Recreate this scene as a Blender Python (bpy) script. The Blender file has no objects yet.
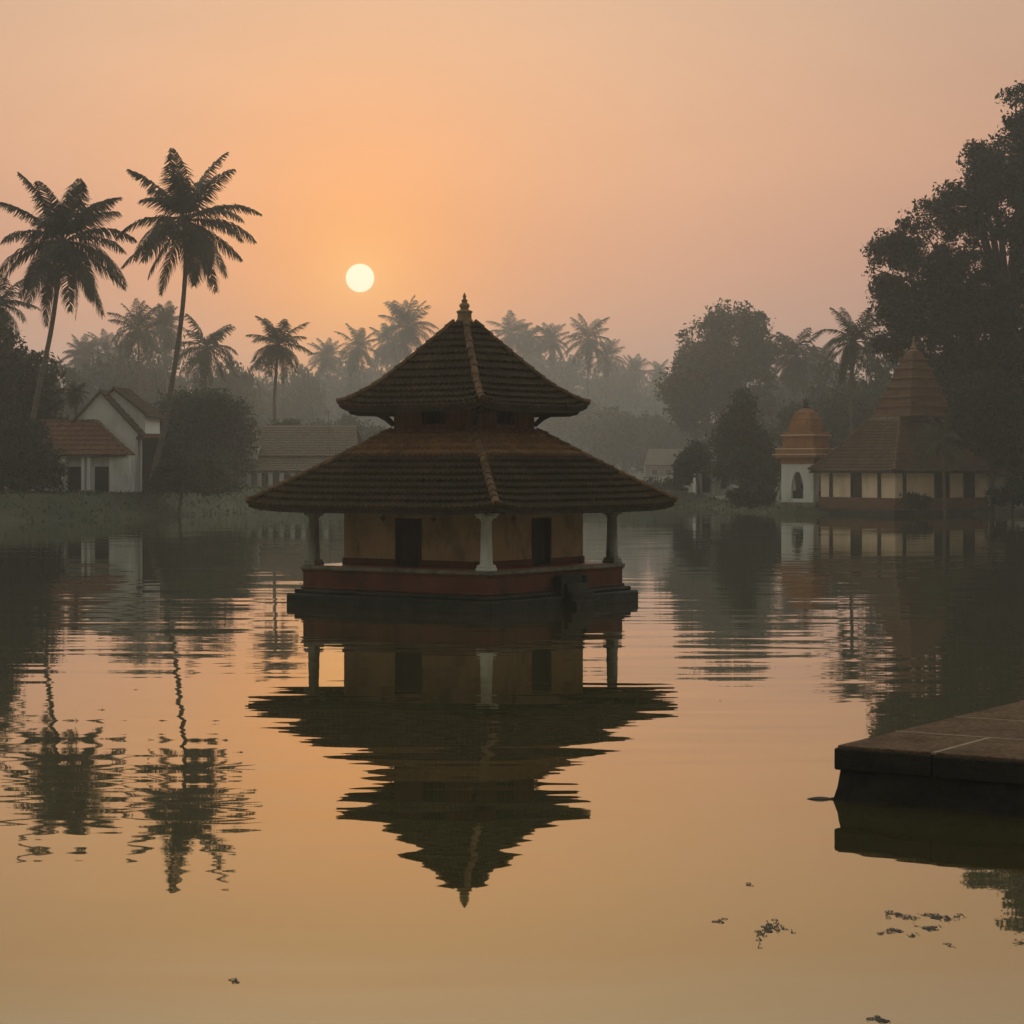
import bpy, math, random
import numpy as np
from mathutils import Vector, Matrix

R_ = math.radians
sc = bpy.context.scene
COL = sc.collection

# ------------------------------------------------------------------ camera
F, H, YH = 2250.0, 4.6, 465.0          # focal length in pixels, eye height above the water, horizon row
cam_d = bpy.data.cameras.new('camera')
cam = bpy.data.objects.new('camera', cam_d)
COL.objects.link(cam)
cam.location = (0, 0, H)
cam.rotation_euler = (R_(90), 0, 0)
cam_d.sensor_width = 36.0
cam_d.lens = 36.0 * F / 1024.0
cam_d.shift_y = -(512.0 - YH) / 1024.0
cam_d.clip_start = 0.1
cam_d.clip_end = 4000
sc.camera = cam

# ------------------------------------------------------------------ sun and sky
SUN_AZ = math.atan((360 - 512) / F)                 # to the right of +Y is positive
SUN_EL = math.atan((YH - 278) / F * math.cos(SUN_AZ))
SUN = Vector((math.sin(SUN_AZ) * math.cos(SUN_EL), math.cos(SUN_AZ) * math.cos(SUN_EL), math.sin(SUN_EL)))
sun_d = bpy.data.lights.new('sun', 'SUN')
sun_d.energy = 0.35
sun_d.angle = R_(0.7)
sun_d.color = (1.0, 0.68, 0.40)
sun_o = bpy.data.objects.new('sun', sun_d)
COL.objects.link(sun_o)
sun_o.location = (-40, 600, 60)
sun_o.rotation_euler = SUN.to_track_quat('Z', 'Y').to_euler()


def lin(r, g, b):
    f = lambda c: (c / 255 / 12.92) if c <= 10 else ((c / 255 + 0.055) / 1.055) ** 2.4
    return (f(r), f(g), f(b), 1.0)


W = bpy.data.worlds.new('World')
sc.world = W
W.use_nodes = True
nt = W.node_tree
nt.nodes.clear()


def N(tree, typ, **kw):
    n = tree.nodes.new(typ)
    for k, v in kw.items():
        if k == 'inp':
            for i, val in v.items():
                n.inputs[i].default_value = val
        else:
            setattr(n, k, v)
    return n


def M_(tree, op, a, b=None, c=None, clamp=False):
    n = tree.nodes.new('ShaderNodeMath')
    n.operation = op
    n.use_clamp = clamp
    for i, x in enumerate((a, b, c)):
        if x is None:
            continue
        if isinstance(x, (int, float)):
            n.inputs[i].default_value = x
        else:
            tree.links.new(x, n.inputs[i])
    return n.outputs[0]


def ramp(tree, fac, stops, interp='EASE'):
    n = tree.nodes.new('ShaderNodeValToRGB')
    n.color_ramp.interpolation = interp
    el = n.color_ramp.elements
    while len(el) < len(stops):
        el.new(0.5)
    for e, (p, c) in zip(el, stops):
        e.position = p
        e.color = c
    tree.links.new(fac, n.inputs[0])
    return n.outputs[0]


def mixc(tree, fac, a, b, mode='MIX'):
    n = tree.nodes.new('ShaderNodeMix')
    n.data_type = 'RGBA'
    n.blend_type = mode
    for s, x in ((0, fac), (6, a), (7, b)):
        if isinstance(x, (int, float)):
            n.inputs[s].default_value = x
        elif isinstance(x, tuple):
            n.inputs[s].default_value = x
        else:
            tree.links.new(x, n.inputs[s])
    return n.outputs[2]


tc = N(nt, 'ShaderNodeTexCoord')
nrm = N(nt, 'ShaderNodeVectorMath', operation='NORMALIZE')
nt.links.new(tc.outputs['Generated'], nrm.inputs[0])
sep = N(nt, 'ShaderNodeSeparateXYZ')
nt.links.new(nrm.outputs[0], sep.inputs[0])
dot = N(nt, 'ShaderNodeVectorMath', operation='DOT_PRODUCT')
nt.links.new(nrm.outputs[0], dot.inputs[0])
dot.inputs[1].default_value = SUN
ang = M_(nt, 'ARCCOSINE', M_(nt, 'MINIMUM', dot.outputs['Value'], 0.9999999))       # radians from the sun
angd = M_(nt, 'MULTIPLY', ang, 180 / math.pi)
elz = M_(nt, 'MAXIMUM', sep.outputs['Z'], 0.0)
# veiled dusk sky: mauve at the horizon, peach above, cooler overhead; an added bright band out of view feeds the haze
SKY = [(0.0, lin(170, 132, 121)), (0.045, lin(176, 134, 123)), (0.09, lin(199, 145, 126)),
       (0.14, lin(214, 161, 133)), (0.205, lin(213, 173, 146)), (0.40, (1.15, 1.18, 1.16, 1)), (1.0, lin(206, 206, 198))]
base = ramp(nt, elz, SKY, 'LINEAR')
# the half of the sky behind the viewer is much dimmer
back = ramp(nt, M_(nt, 'DIVIDE', angd, 180.0), [(0.0, (1.0, 1.0, 1.0, 1)), (0.045, (.96, .95, .95, 1)), (0.095, (.80, .79, .82, 1)), (0.30, (.80, .82, .81, 1)), (0.50, (.34, .35, .32, 1)), (1.0, (.155, .165, .14, 1))], 'LINEAR')
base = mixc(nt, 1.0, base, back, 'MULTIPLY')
# the orange aureole of the hazed sun
g1 = M_(nt, 'EXPONENT', M_(nt, 'MULTIPLY', M_(nt, 'POWER', M_(nt, 'DIVIDE', angd, 3.9), 1.25), -1.0))
g2 = M_(nt, 'EXPONENT', M_(nt, 'MULTIPLY', M_(nt, 'DIVIDE', angd, 1.1), -1.0))
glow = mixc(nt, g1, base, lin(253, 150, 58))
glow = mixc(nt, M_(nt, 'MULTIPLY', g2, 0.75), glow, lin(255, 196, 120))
# barely uneven veils of high haze
vm = N(nt, 'ShaderNodeMapping')
vm.inputs['Scale'].default_value = (5, 5, 26)
nt.links.new(nrm.outputs[0], vm.inputs['Vector'])
vn = N(nt, 'ShaderNodeTexNoise')
vn.inputs['Scale'].default_value = 1.0
vn.inputs['Detail'].default_value = 3.0
nt.links.new(vm.outputs[0], vn.inputs['Vector'])
veil = ramp(nt, vn.outputs['Fac'], [(0.3, (.965, .965, .97, 1)), (0.7, (1.03, 1.03, 1.025, 1))], 'LINEAR')
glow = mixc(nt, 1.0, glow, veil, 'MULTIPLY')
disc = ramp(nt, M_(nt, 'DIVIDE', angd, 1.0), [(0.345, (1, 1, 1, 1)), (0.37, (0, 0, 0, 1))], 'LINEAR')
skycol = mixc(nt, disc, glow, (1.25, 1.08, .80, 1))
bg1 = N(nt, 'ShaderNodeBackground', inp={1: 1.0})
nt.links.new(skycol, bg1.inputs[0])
nish = N(nt, 'ShaderNodeTexSky', sky_type='NISHITA')
nish.sun_disc = False
nish.sun_elevation = SUN_EL
nish.sun_rotation = SUN_AZ
nish.dust_density = 8.0
nish.ozone_density = 1.0
bg2 = N(nt, 'ShaderNodeBackground', inp={1: 0.006})
nt.links.new(nish.outputs[0], bg2.inputs[0])
add = N(nt, 'ShaderNodeAddShader')
nt.links.new(bg1.outputs[0], add.inputs[0])
nt.links.new(bg2.outputs[0], add.inputs[1])
wo = N(nt, 'ShaderNodeOutputWorld')
nt.links.new(add.outputs[0], wo.inputs[0])
W.cycles.sampling_method = 'MANUAL'
W.cycles.sample_map_resolution = 1024

sc.view_settings.view_transform = 'Standard'
sc.view_settings.look = 'None'
sc.view_settings.exposure = 0.0
sc.view_settings.gamma = 1.0
sc.view_settings.use_curve_mapping = False
sc.cycles.max_bounces = 6
sc.cycles.diffuse_bounces = 2
sc.cycles.glossy_bounces = 3
sc.cycles.transparent_max_bounces = 8
sc.cycles.volume_bounces = 1
sc.cycles.use_denoising = True
sc.cycles.sample_clamp_indirect = 4.0

HAZE_DENSITY = 0.00042


# ------------------------------------------------------------------ helpers
def P(px, py, Y):
    """the point that stands Y metres off and shows at this pixel"""
    return Vector(((px - 512) * Y / F, Y, H - (py - YH) * Y / F))


class MB:
    """collects faces; build() links them as ONE mesh object"""

    def __init__(s):
        s.v, s.f, s.m, s.uv = [], [], [], []

    def face(s, pts, mat=0, uv=None):
        i = len(s.v)
        s.v.extend([tuple(p) for p in pts])
        s.f.append(tuple(range(i, i + len(pts))))
        s.m.append(mat)
        s.uv.append(uv)

    def grid(s, rows, mat=0, close=False):
        n = len(rows[0])
        b = len(s.v)
        for r in rows:
            s.v.extend([tuple(p) for p in r])
        for j in range(len(rows) - 1):
            for i in range(n if close else n - 1):
                k = (i + 1) % n
                s.f.append((b + j * n + i, b + j * n + k, b + (j + 1) * n + k, b + (j + 1) * n + i))
                s.m.append(mat)
                s.uv.append(None)

    def box(s, x0, x1, y0, y1, z0, z1, mat=0, T=None, bev=0.0):
        if bev > 0:
            b = bev
            ring = lambda d, z: [(x0 + d, y0 + b), (x0 + b, y0 + d), (x1 - b, y0 + d), (x1 - d, y0 + b), (x1 - d, y1 - b), (x1 - b, y1 - d), (x0 + b, y1 - d), (x0 + d, y1 - b)]
            lv = [(b, z0), (0, z0 + b), (0, z1 - b), (b, z1)]
            rows = []
            for d, z in lv:
                rows.append([Vector((p[0], p[1], z)) for p in ring(d, z)])
            if T is not None:
                rows = [[T @ p for p in r] for r in rows]
            s.grid(rows, mat, True)
            s.face(list(reversed(rows[0])), mat)
            s.face(rows[-1], mat)
            return
        c = [Vector((x, y, z)) for z in (z0, z1) for x, y in ((x0, y0), (x1, y0), (x1, y1), (x0, y1))]
        if T is not None:
            c = [T @ p for p in c]
        b = len(s.v)
        s.v.extend([tuple(p) for p in c])
        for q in ((3, 2, 1, 0), (4, 5, 6, 7), (0, 1, 5, 4), (1, 2, 6, 5), (2, 3, 7, 6), (3, 0, 4, 7)):
            s.f.append(tuple(b + k for k in q))
            s.m.append(mat)
            s.uv.append(None)

    def tube(s, pts, rad, seg=8, mat=0, cap=True):
        pts = [Vector(p) for p in pts]
        rows = []
        ref = Vector((0.3, 0.9, 0.2))
        for i, p in enumerate(pts):
            d = (pts[min(i + 1, len(pts) - 1)] - pts[max(i - 1, 0)]).normalized()
            a = d.cross(ref)
            if a.length < 1e-3:
                a = d.cross(Vector((1, 0, 0)))
            a.normalize()
            b = d.cross(a)
            r = rad[i] if isinstance(rad, (list, tuple)) else rad
            rows.append([p + (a * math.cos(t) + b * math.sin(t)) * r for t in [2 * math.pi * k / seg for k in range(seg)]])
        s.grid(rows, mat, True)
        if cap:
            s.face(list(reversed(rows[0])), mat)
            s.face(rows[-1], mat)

    def lathe(s, prof, seg=16, mat=0, c=(0, 0, 0), rot=0.0, cap=True):
        rows = [[Vector((c[0] + r * math.cos(rot + 2 * math.pi * k / seg), c[1] + r * math.sin(rot + 2 * math.pi * k / seg), c[2] + z)) for k in range(seg)] for r, z in prof]
        s.grid(rows, mat, True)
        if cap:
            s.face(list(reversed(rows[0])), mat)
            s.face(rows[-1], mat)

    def build(s, name, mats, parent=None, smooth=False, loc=None):
        me = bpy.data.meshes.new(name)
        me.from_pydata(s.v, [], s.f)
        if not isinstance(mats, (list, tuple)):
            mats = [mats]
        for m in mats:
            me.materials.append(m)
        if len(mats) > 1:
            me.polygons.foreach_set('material_index', s.m)
        if any(u is not None for u in s.uv):
            lay = me.uv_layers.new(name='UVMap')
            buf = []
            for f, u in zip(s.f, s.uv):
                buf.extend([c for p in (u if u is not None else [(0, 0)] * len(f)) for c in p])
            lay.data.foreach_set('uv', buf)
        me.polygons.foreach_set('use_smooth', [smooth] * len(s.f))
        me.update()
        o = bpy.data.objects.new(name, me)
        COL.objects.link(o)
        if parent is not None:
            o.parent = parent
        if loc is not None:
            o.location = loc
        return o


def mesh_np(name, verts, faces, mats, parent=None, smooth=False):
    """a mesh from numpy arrays of points and quads"""
    me = bpy.data.meshes.new(name)
    nf, k = faces.shape
    me.vertices.add(len(verts))
    me.vertices.foreach_set('co', verts.astype(np.float32).ravel())
    me.loops.add(nf * k)
    me.loops.foreach_set('vertex_index', faces.astype(np.int32).ravel())
    me.polygons.add(nf)
    me.polygons.foreach_set('loop_start', np.arange(0, nf * k, k, dtype=np.int32))
    me.polygons.foreach_set('loop_total', np.full(nf, k, dtype=np.int32))
    me.polygons.foreach_set('use_smooth', np.full(nf, smooth))
    me.update(calc_edges=True)
    for m in (mats if isinstance(mats, (list, tuple)) else [mats]):
        me.materials.append(m)
    o = bpy.data.objects.new(name, me)
    COL.objects.link(o)
    if parent is not None:
        o.parent = parent
    return o


def empty(name, loc=(0, 0, 0), rz=0.0):
    o = bpy.data.objects.new(name, None)
    o.empty_display_size = 0.5
    o.location = loc
    o.rotation_euler = (0, 0, rz)
    COL.objects.link(o)
    return o


def tag(o, label=None, cat=None, group=None, kind=None):
    if label:
        o['label'] = label
    if cat:
        o['category'] = cat
    if group:
        o['group'] = group
    if kind:
        o['kind'] = kind
    return o


def copy_tree(o, kids, parent=None):
    c = o.copy()
    COL.objects.link(c)
    c.parent = parent
    for ch in kids.get(o.name, []):
        copy_tree(ch, kids, c)
    return c


# ------------------------------------------------------------------ materials
def new_mat(name):
    m = bpy.data.materials.new(name)
    m.use_nodes = True
    t = m.node_tree
    b = t.nodes['Principled BSDF']
    b.inputs['Specular IOR Level'].default_value = 0.25
    return m, t, b


def noise(t, vec, scale, detail=4.0, rough=0.55, dims='3D'):
    n = N(t, 'ShaderNodeTexNoise', noise_dimensions=dims)
    n.inputs['Scale'].default_value = scale
    n.inputs['Detail'].default_value = detail
    n.inputs['Roughness'].default_value = rough
    if vec is not None:
        t.links.new(vec, n.inputs['Vector'])
    return n


def obj_vec(t, scale=(1, 1, 1)):
    c = N(t, 'ShaderNodeTexCoord')
    mp = N(t, 'ShaderNodeMapping')
    mp.inputs['Scale'].default_value = scale
    t.links.new(c.outputs['Object'], mp.inputs['Vector'])
    return mp.outputs[0]


def worn(name, c1, c2, scale=1.5, rough=0.85, stretch=(1, 1, 1), stain=None, stain_scale=0.7, stain_amt=0.5, bump=0.0, bscale=12, contrast=(0.35, 0.65)):
    """two-tone weathered surface, with stain patches and a fine relief"""
    m, t, b = new_mat(name)
    v = obj_vec(t, stretch)
    n1 = noise(t, v, scale, 6, 0.62)
    col = ramp(t, n1.outputs['Fac'], [(contrast[0], c1 + (1,)), (contrast[1], c2 + (1,))], 'LINEAR')
    if stain:
        n2 = noise(t, v, stain_scale, 5, 0.65)
        f = ramp(t, n2.outputs['Fac'], [(0.48, (0, 0, 0, 1)), (0.66, (stain_amt,) * 3 + (1,))], 'LINEAR')
        col = mixc(t, f, col, stain + (1,))
    t.links.new(col, b.inputs['Base Color'])
    b.inputs['Roughness'].default_value = rough
    if bump > 0:
        n3 = noise(t, v, bscale, 4, 0.6)
        bp = N(t, 'ShaderNodeBump', inp={'Strength': bump, 'Distance': 0.05})
        t.links.new(n3.outputs['Fac'], bp.inputs['Height'])
        t.links.new(bp.outputs[0], b.inputs['Normal'])
    return m


def tile_mat(name, c1, c2, moss, moss_amt, scale=0.6):
    """fired clay tiles: each its own tone (UV cell), with moss and lichen patches"""
    m, t, b = new_mat(name)
    uv = N(t, 'ShaderNodeUVMap')
    fl = N(t, 'ShaderNodeVectorMath', operation='FLOOR')
    t.links.new(uv.outputs[0], fl.inputs[0])
    wn = N(t, 'ShaderNodeTexWhiteNoise', noise_dimensions='3D')
    t.links.new(fl.outputs[0], wn.inputs['Vector'])
    col = mixc(t, wn.outputs['Value'], c1 + (1,), c2 + (1,))
    v = obj_vec(t)
    n2 = noise(t, v, scale, 6, 0.65)
    f = ramp(t, n2.outputs['Fac'], [(0.30, (moss_amt,) * 3 + (1,)), (0.68, (moss_amt * 0.25,) * 3 + (1,))], 'LINEAR')
    f2 = M_(t, 'MULTIPLY', f, M_(t, 'ADD', 0.7, M_(t, 'MULTIPLY', wn.outputs['Value'], 0.45)), clamp=True)
    col = mixc(t, f2, col, moss + (1,))
    n3 = noise(t, v, 9.0, 4, 0.6)
    col = mixc(t, 0.5, col, ramp(t, n3.outputs['Fac'], [(0.3, (.35, .35, .35, 1)), (0.7, (1.2, 1.2, 1.2, 1))], 'LINEAR'), 'MULTIPLY')
    t.links.new(col, b.inputs['Base Color'])
    b.inputs['Roughness'].default_value = 0.9
    b.inputs['Specular IOR Level'].default_value = 0.15
    return m


def leaf_mat(name, c1, c2, trans=0.25):
    m, t, b = new_mat(name)
    g = N(t, 'ShaderNodeNewGeometry')
    oi = N(t, 'ShaderNodeObjectInfo')
    f = M_(t, 'MULTIPLY_ADD', g.outputs['Random Per Island'], 0.8, M_(t, 'MULTIPLY', oi.outputs['Random'], 0.2))
    col = mixc(t, f, c1 + (1,), c2 + (1,))
    t.links.new(col, b.inputs['Base Color'])
    b.inputs['Roughness'].default_value = 0.6
    tr = N(t, 'ShaderNodeBsdfTranslucent')
    t.links.new(col, tr.inputs[0])
    mx = N(t, 'ShaderNodeMixShader', inp={0: trans})
    t.links.new(b.outputs[0], mx.inputs[1])
    t.links.new(tr.outputs[0], mx.inputs[2])
    t.links.new(mx.outputs[0], t.nodes['Material Output'].inputs[0])
    return m


MAT = {
    'tile_moss': tile_mat('mossy_clay_tile', (.082, .060, .033), (.15, .095, .05), (.040, .036, .019), 0.8),
    'tile_fresh': tile_mat('sheltered_clay_tile', (.44, .235, .11), (.32, .18, .09), (.13, .10, .055), 0.4),
    'tile_red': tile_mat('orange_clay_tile', (.27, .12, .065), (.35, .165, .09), (.13, .08, .05), 0.5, 0.5),
    'tile_dark': tile_mat('blackened_clay_tile', (.11, .075, .048), (.15, .10, .06), (.055, .052, .036), 0.7, 0.4),
    'tile_grey': tile_mat('faded_clay_tile', (.26, .19, .13), (.33, .24, .17), (.16, .15, .11), 0.6, 0.4),
    'tile_brown': tile_mat('brown_clay_tile', (.19, .105, .055), (.14, .085, .048), (.06, .052, .032), 0.65, 0.4),
    'ridge': worn('ridge_tile_clay', (.14, .08, .042), (.25, .14, .07), 3.0, 0.9, stain=(.05, .045, .028), stain_scale=1.8, stain_amt=.85),
    'wood': worn('dark_timber', (.03, .021, .013), (.058, .04, .024), 2.0, 0.8, (1, 1, .15)),
    'board': worn('reddish_boards', (.13, .06, .03), (.20, .09, .042), 3.0, 0.8, (3, 3, .3), stain=(.06, .04, .025), stain_scale=2.0),
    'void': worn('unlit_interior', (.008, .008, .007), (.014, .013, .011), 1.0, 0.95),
    'ochre': worn('ochre_limewash', (.34, .225, .115), (.42, .285, .15), 0.9, 0.95, (1, 1, .6), stain=(.14, .10, .055), stain_scale=1.5, stain_amt=.65, bump=.25),
    'redwash': worn('red_oxide_plaster', (.115, .042, .024), (.16, .056, .03), 1.2, 0.9, (1, 1, .7), stain=(.04, .03, .018), stain_scale=.9, stain_amt=.85, bump=.25),
    'redfloor': worn('polished_red_floor', (.26, .10, .055), (.34, .15, .085), 1.0, 0.6, stain=(.10, .07, .045), stain_scale=.8),
    'ledge': worn('grey_coping_stone', (.17, .15, .11), (.25, .215, .155), 2.0, 0.9, stain=(.07, .07, .045), stain_scale=1.5, stain_amt=.8, bump=.3),
    'wetstone': worn('algae_stained_stone', (.022, .022, .014), (.05, .047, .03), 1.3, 0.7, stain=(.014, .018, .009), stain_scale=1.0, stain_amt=.8, bump=.8, bscale=6),
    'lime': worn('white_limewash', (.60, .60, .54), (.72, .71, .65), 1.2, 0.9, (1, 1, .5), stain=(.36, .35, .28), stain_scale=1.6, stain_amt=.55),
    'greylime': worn('grey_limewash', (.22, .21, .17), (.34, .33, .28), 1.2, 0.9, (1, 1, .5), stain=(.10, .095, .07), stain_scale=1.3, stain_amt=.8),
    'whitewall': worn('house_whitewash', (.74, .74, .70), (.82, .81, .77), 0.6, 0.9, (1, 1, .4), stain=(.30, .29, .24), stain_scale=.5, stain_amt=.5),
    'cream': worn('peach_limewash', (.78, .60, .42), (.84, .67, .48), 0.7, 0.9, (1, 1, .4), stain=(.32, .25, .16), stain_scale=.6, stain_amt=.5),
    'finial': worn('weathered_terracotta', (.26, .17, .09), (.36, .25, .14), 4.0, 0.85),
    'orange': worn('terracotta_plaster', (.34, .145, .055), (.42, .19, .075), 0.9, 0.9, stain=(.20, .11, .05), stain_scale=.8, stain_amt=.5),
    'towertile': worn('tower_clay', (.125, .064, .034), (.20, .095, .045), 1.2, 0.9, (1, 1, 4), stain=(.13, .085, .05), stain_scale=1.0, stain_amt=.6),
    'door': worn('door_timber', (.02, .015, .01), (.036, .026, .018), 2.0, 0.7, (3, 3, .3)),
    'trunk': worn('palm_bark', (.10, .085, .065), (.16, .135, .10), 2.0, 0.95, (1, 1, 3)),
    'bark': worn('tree_bark', (.06, .05, .036), (.10, .08, .06), 2.0, 0.95, (1, 1, .4)),
    'paving': worn('laterite_paving', (.12, .072, .040), (.27, .165, .095), 14.0, 0.95, stain=(.09, .06, .035), stain_scale=1.2, stain_amt=.6, bump=.9, bscale=40),
    'mortar': worn('pale_joint_mortar', (.26, .19, .12), (.36, .27, .18), 4.0, 0.9),
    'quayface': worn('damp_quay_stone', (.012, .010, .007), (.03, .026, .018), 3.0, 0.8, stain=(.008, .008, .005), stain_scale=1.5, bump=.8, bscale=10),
    'soil': worn('bank_soil', (.05, .055, .028), (.09, .085, .045), 0.25, 0.95, stain=(.04, .05, .022), stain_scale=.1, bump=.5, bscale=2),
    'metal': worn('dull_metal', (.10, .10, .095), (.15, .15, .14), 3.0, 0.6),
    'brass': worn('dark_brass', (.10, .075, .035), (.15, .11, .05), 6.0, 0.4),
    'dead': worn('sodden_leaf', (.05, .035, .02), (.08, .055, .03), 9.0, 0.6),
    'weed': worn('pond_weed', (.022, .024, .011), (.045, .042, .020), 9.0, 0.6),
    'palm': leaf_mat('palm_frond', (.028, .038, .017), (.060, .068, .030), .15),
    'leaf': leaf_mat('broad_leaf', (.034, .048, .022), (.072, .086, .036)),
    'leaf_dark': leaf_mat('dark_leaf', (.016, .026, .014), (.040, .054, .026), .15),
    'grass': leaf_mat('bank_grass', (.055, .075, .026), (.105, .115, .045)),
}

MAT['paving'].node_tree.nodes['Principled BSDF'].inputs['Specular IOR Level'].default_value = 0.08
MAT['weed'].node_tree.nodes['Principled BSDF'].inputs['Specular IOR Level'].default_value = 0.12

# ------------------------------------------------------------------ the lake and its banks
LAKE = [(-95, 14), (-100, 110), (-74, 162), (-40.5, 178), (-32.5, 192), (-26, 220), (-19, 243), (0, 250), (20, 246),
        (23.2, 216), (26, 213), (45, 207), (72, 184), (86, 120), (60, 70), (34, 40), (22, 22), (14, 6), (6, 3.6), (-40, 3.6)]


def lake_dist(X, Y):
    """signed distance to the shoreline, negative in the water"""
    p = np.array(LAKE, float)
    d = np.full(X.shape, 1e9)
    inside = np.zeros(X.shape, bool)
    n = len(p)
    for i in range(n):
        a, b = p[i], p[(i + 1) % n]
        e = b - a
        tt = np.clip(((X - a[0]) * e[0] + (Y - a[1]) * e[1]) / (e @ e), 0, 1)
        d = np.minimum(d, np.hypot(X - a[0] - tt * e[0], Y - a[1] - tt * e[1]))
        c = (a[1] > Y) != (b[1] > Y)
        with np.errstate(divide='ignore', invalid='ignore'):
            xc = a[0] + (Y - a[1]) / (b[1] - a[1] if b[1] != a[1] else 1e-9) * e[0]
        inside ^= c & (X < xc)
    return np.where(inside, -d, d)


def wob(X, Y):
    return (np.sin(X * .31 + 1.3 * np.sin(Y * .17)) + np.sin(Y * .43 + 2 + np.sin(X * .23)) + .6 * np.sin(X * 1.1 + Y * .7)) / 2.6


def ground_z(X, Y):
    X = np.asarray(X, float)
    Y = np.asarray(Y, float)
    d = lake_dist(X, Y) + wob(X, Y) * 0.8
    top = np.interp(X, [-50, -20, 18, 24, 60], [2.25, 1.9, 1.9, 0.55, 0.7])
    top = np.where(Y < 60, 2.9, top)
    wid = np.where(Y < 60, 3.0, np.interp(X, [20, 25], [5.5, 1.5]))
    s = np.clip(d / wid, 0, 1)
    s = s * s * (3 - 2 * s)
    land = top * s + np.clip(d - wid, 0, 1500) * 0.003 + wob(X * .6, Y * .6) * .12 * s
    return np.where(d < 0, np.maximum(-1.6, d * 0.35), land)


def gz(x, y):
    return float(ground_z(np.array([x]), np.array([y]))[0])


def axis(*seg):
    out = []
    for a, b, st in seg:
        out.extend(np.arange(a, b, st))
    return np.array(out + [seg[-1][1]])


gx = axis((-1320, -120, 60), (-120, 90, 1.5), (90, 1320, 61.5))
gy = axis((-120, 0, 12), (0, 60, 1.5), (60, 150, 4.5), (150, 270, 1.2), (270, 480, 7), (480, 1600, 40))
GX, GY = np.meshgrid(gx, gy)
GZ = ground_z(GX, GY)
nx, ny = len(gx), len(gy)
idx = np.arange(nx * ny).reshape(ny, nx)
fq = np.stack([idx[:-1, :-1], idx[:-1, 1:], idx[1:, 1:], idx[1:, :-1]], -1).reshape(-1, 4)
gr = mesh_np('ground', np.stack([GX, GY, GZ], -1).reshape(-1, 3), fq, MAT['soil'], smooth=True)
tag(gr, kind='structure')

# water: a nearly still mirror with long low ripples
wm, wt, wb = new_mat('lake_water')
wt.nodes.remove(wb)
geo = N(wt, 'ShaderNodeTexCoord').outputs['Object']


def wave(sx, sy, off, detail=1.0):
    mp = N(wt, 'ShaderNodeMapping')
    mp.inputs['Scale'].default_value = (sx, sy, 1)
    mp.inputs['Location'].default_value = (off, off * 1.7, off * .3)
    wt.links.new(geo, mp.inputs['Vector'])
    n = noise(wt, mp.outputs[0], 1.0, detail, 0.5)
    return M_(wt, 'SUBTRACT', n.outputs['Fac'], 0.5)


spx = N(wt, 'ShaderNodeSeparateXYZ')
wt.links.new(geo, spx.inputs[0])
dist = spx.outputs['Y']
patch = ramp(wt, M_(wt, 'ADD', wave(.03, .05, 31.0, 2.0), 0.5), [(0.36, (.55, .55, .55, 1)), (0.62, (1.25, 1.25, 1.25, 1))], 'LINEAR')
# sheltered near the viewer's bank, ruffled by the light air across the middle
shelter = ramp(wt, M_(wt, 'DIVIDE', dist, 100.0), [(0.18, (.25, .25, .25, 1)), (0.27, (.8, .8, .8, 1)), (0.45, (1, 1, 1, 1)), (0.75, (1.1, 1.1, 1.1, 1)), (1.0, (.8, .8, .8, 1))], 'LINEAR')
amp = M_(wt, 'MULTIPLY', patch, shelter)
sy_ = M_(wt, 'ADD', M_(wt, 'MULTIPLY', wave(.17, 1.1, 3.0), .034), M_(wt, 'MULTIPLY', wave(.4, 3.4, 11.0), .013))
sy_ = M_(wt, 'ADD', sy_, M_(wt, 'MULTIPLY', wave(.06, .35, 17.0), .007))
sx_ = M_(wt, 'MULTIPLY', wave(.4, .9, 23.0), .006)
nv = N(wt, 'ShaderNodeCombineXYZ')
wt.links.new(M_(wt, 'MULTIPLY', sx_, amp), nv.inputs[0])
wt.links.new(M_(wt, 'MULTIPLY', sy_, amp), nv.inputs[1])
nv.inputs[2].default_value = 1.0
nn = N(wt, 'ShaderNodeVectorMath', operation='NORMALIZE')
wt.links.new(nv.outputs[0], nn.inputs[0])
gl = N(wt, 'ShaderNodeBsdfGlossy', inp={'Roughness': 0.012, 'Color': (.97, .92, .70, 1)})
wt.links.new(nn.outputs[0], gl.inputs['Normal'])
fr = N(wt, 'ShaderNodeFresnel', inp={'IOR': 1.33})
wt.links.new(ramp(wt, fr.outputs[0], [(0.30, (.97, .91, .66, 1)), (0.72, (.95, .95, .92, 1))], 'LINEAR'), gl.inputs['Color'])
murk = N(wt, 'ShaderNodeBsdfDiffuse', inp={'Color': (.07, .060, .022, 1)})
fac = M_(wt, 'POWER', fr.outputs[0], 0.53)
mx = N(wt, 'ShaderNodeMixShader')
wt.links.new(fac, mx.inputs[0])
wt.links.new(murk.outputs[0], mx.inputs[1])
wt.links.new(gl.outputs[0], mx.inputs[2])
wt.links.new(mx.outputs[0], wt.nodes['Material Output'].inputs[0])
b = MB()
b.face([(-130, -5, 0), (130, -5, 0), (130, 280, 0), (-130, 280, 0)])
water = b.build('water', wm)
tag(water, kind='structure')

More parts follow.
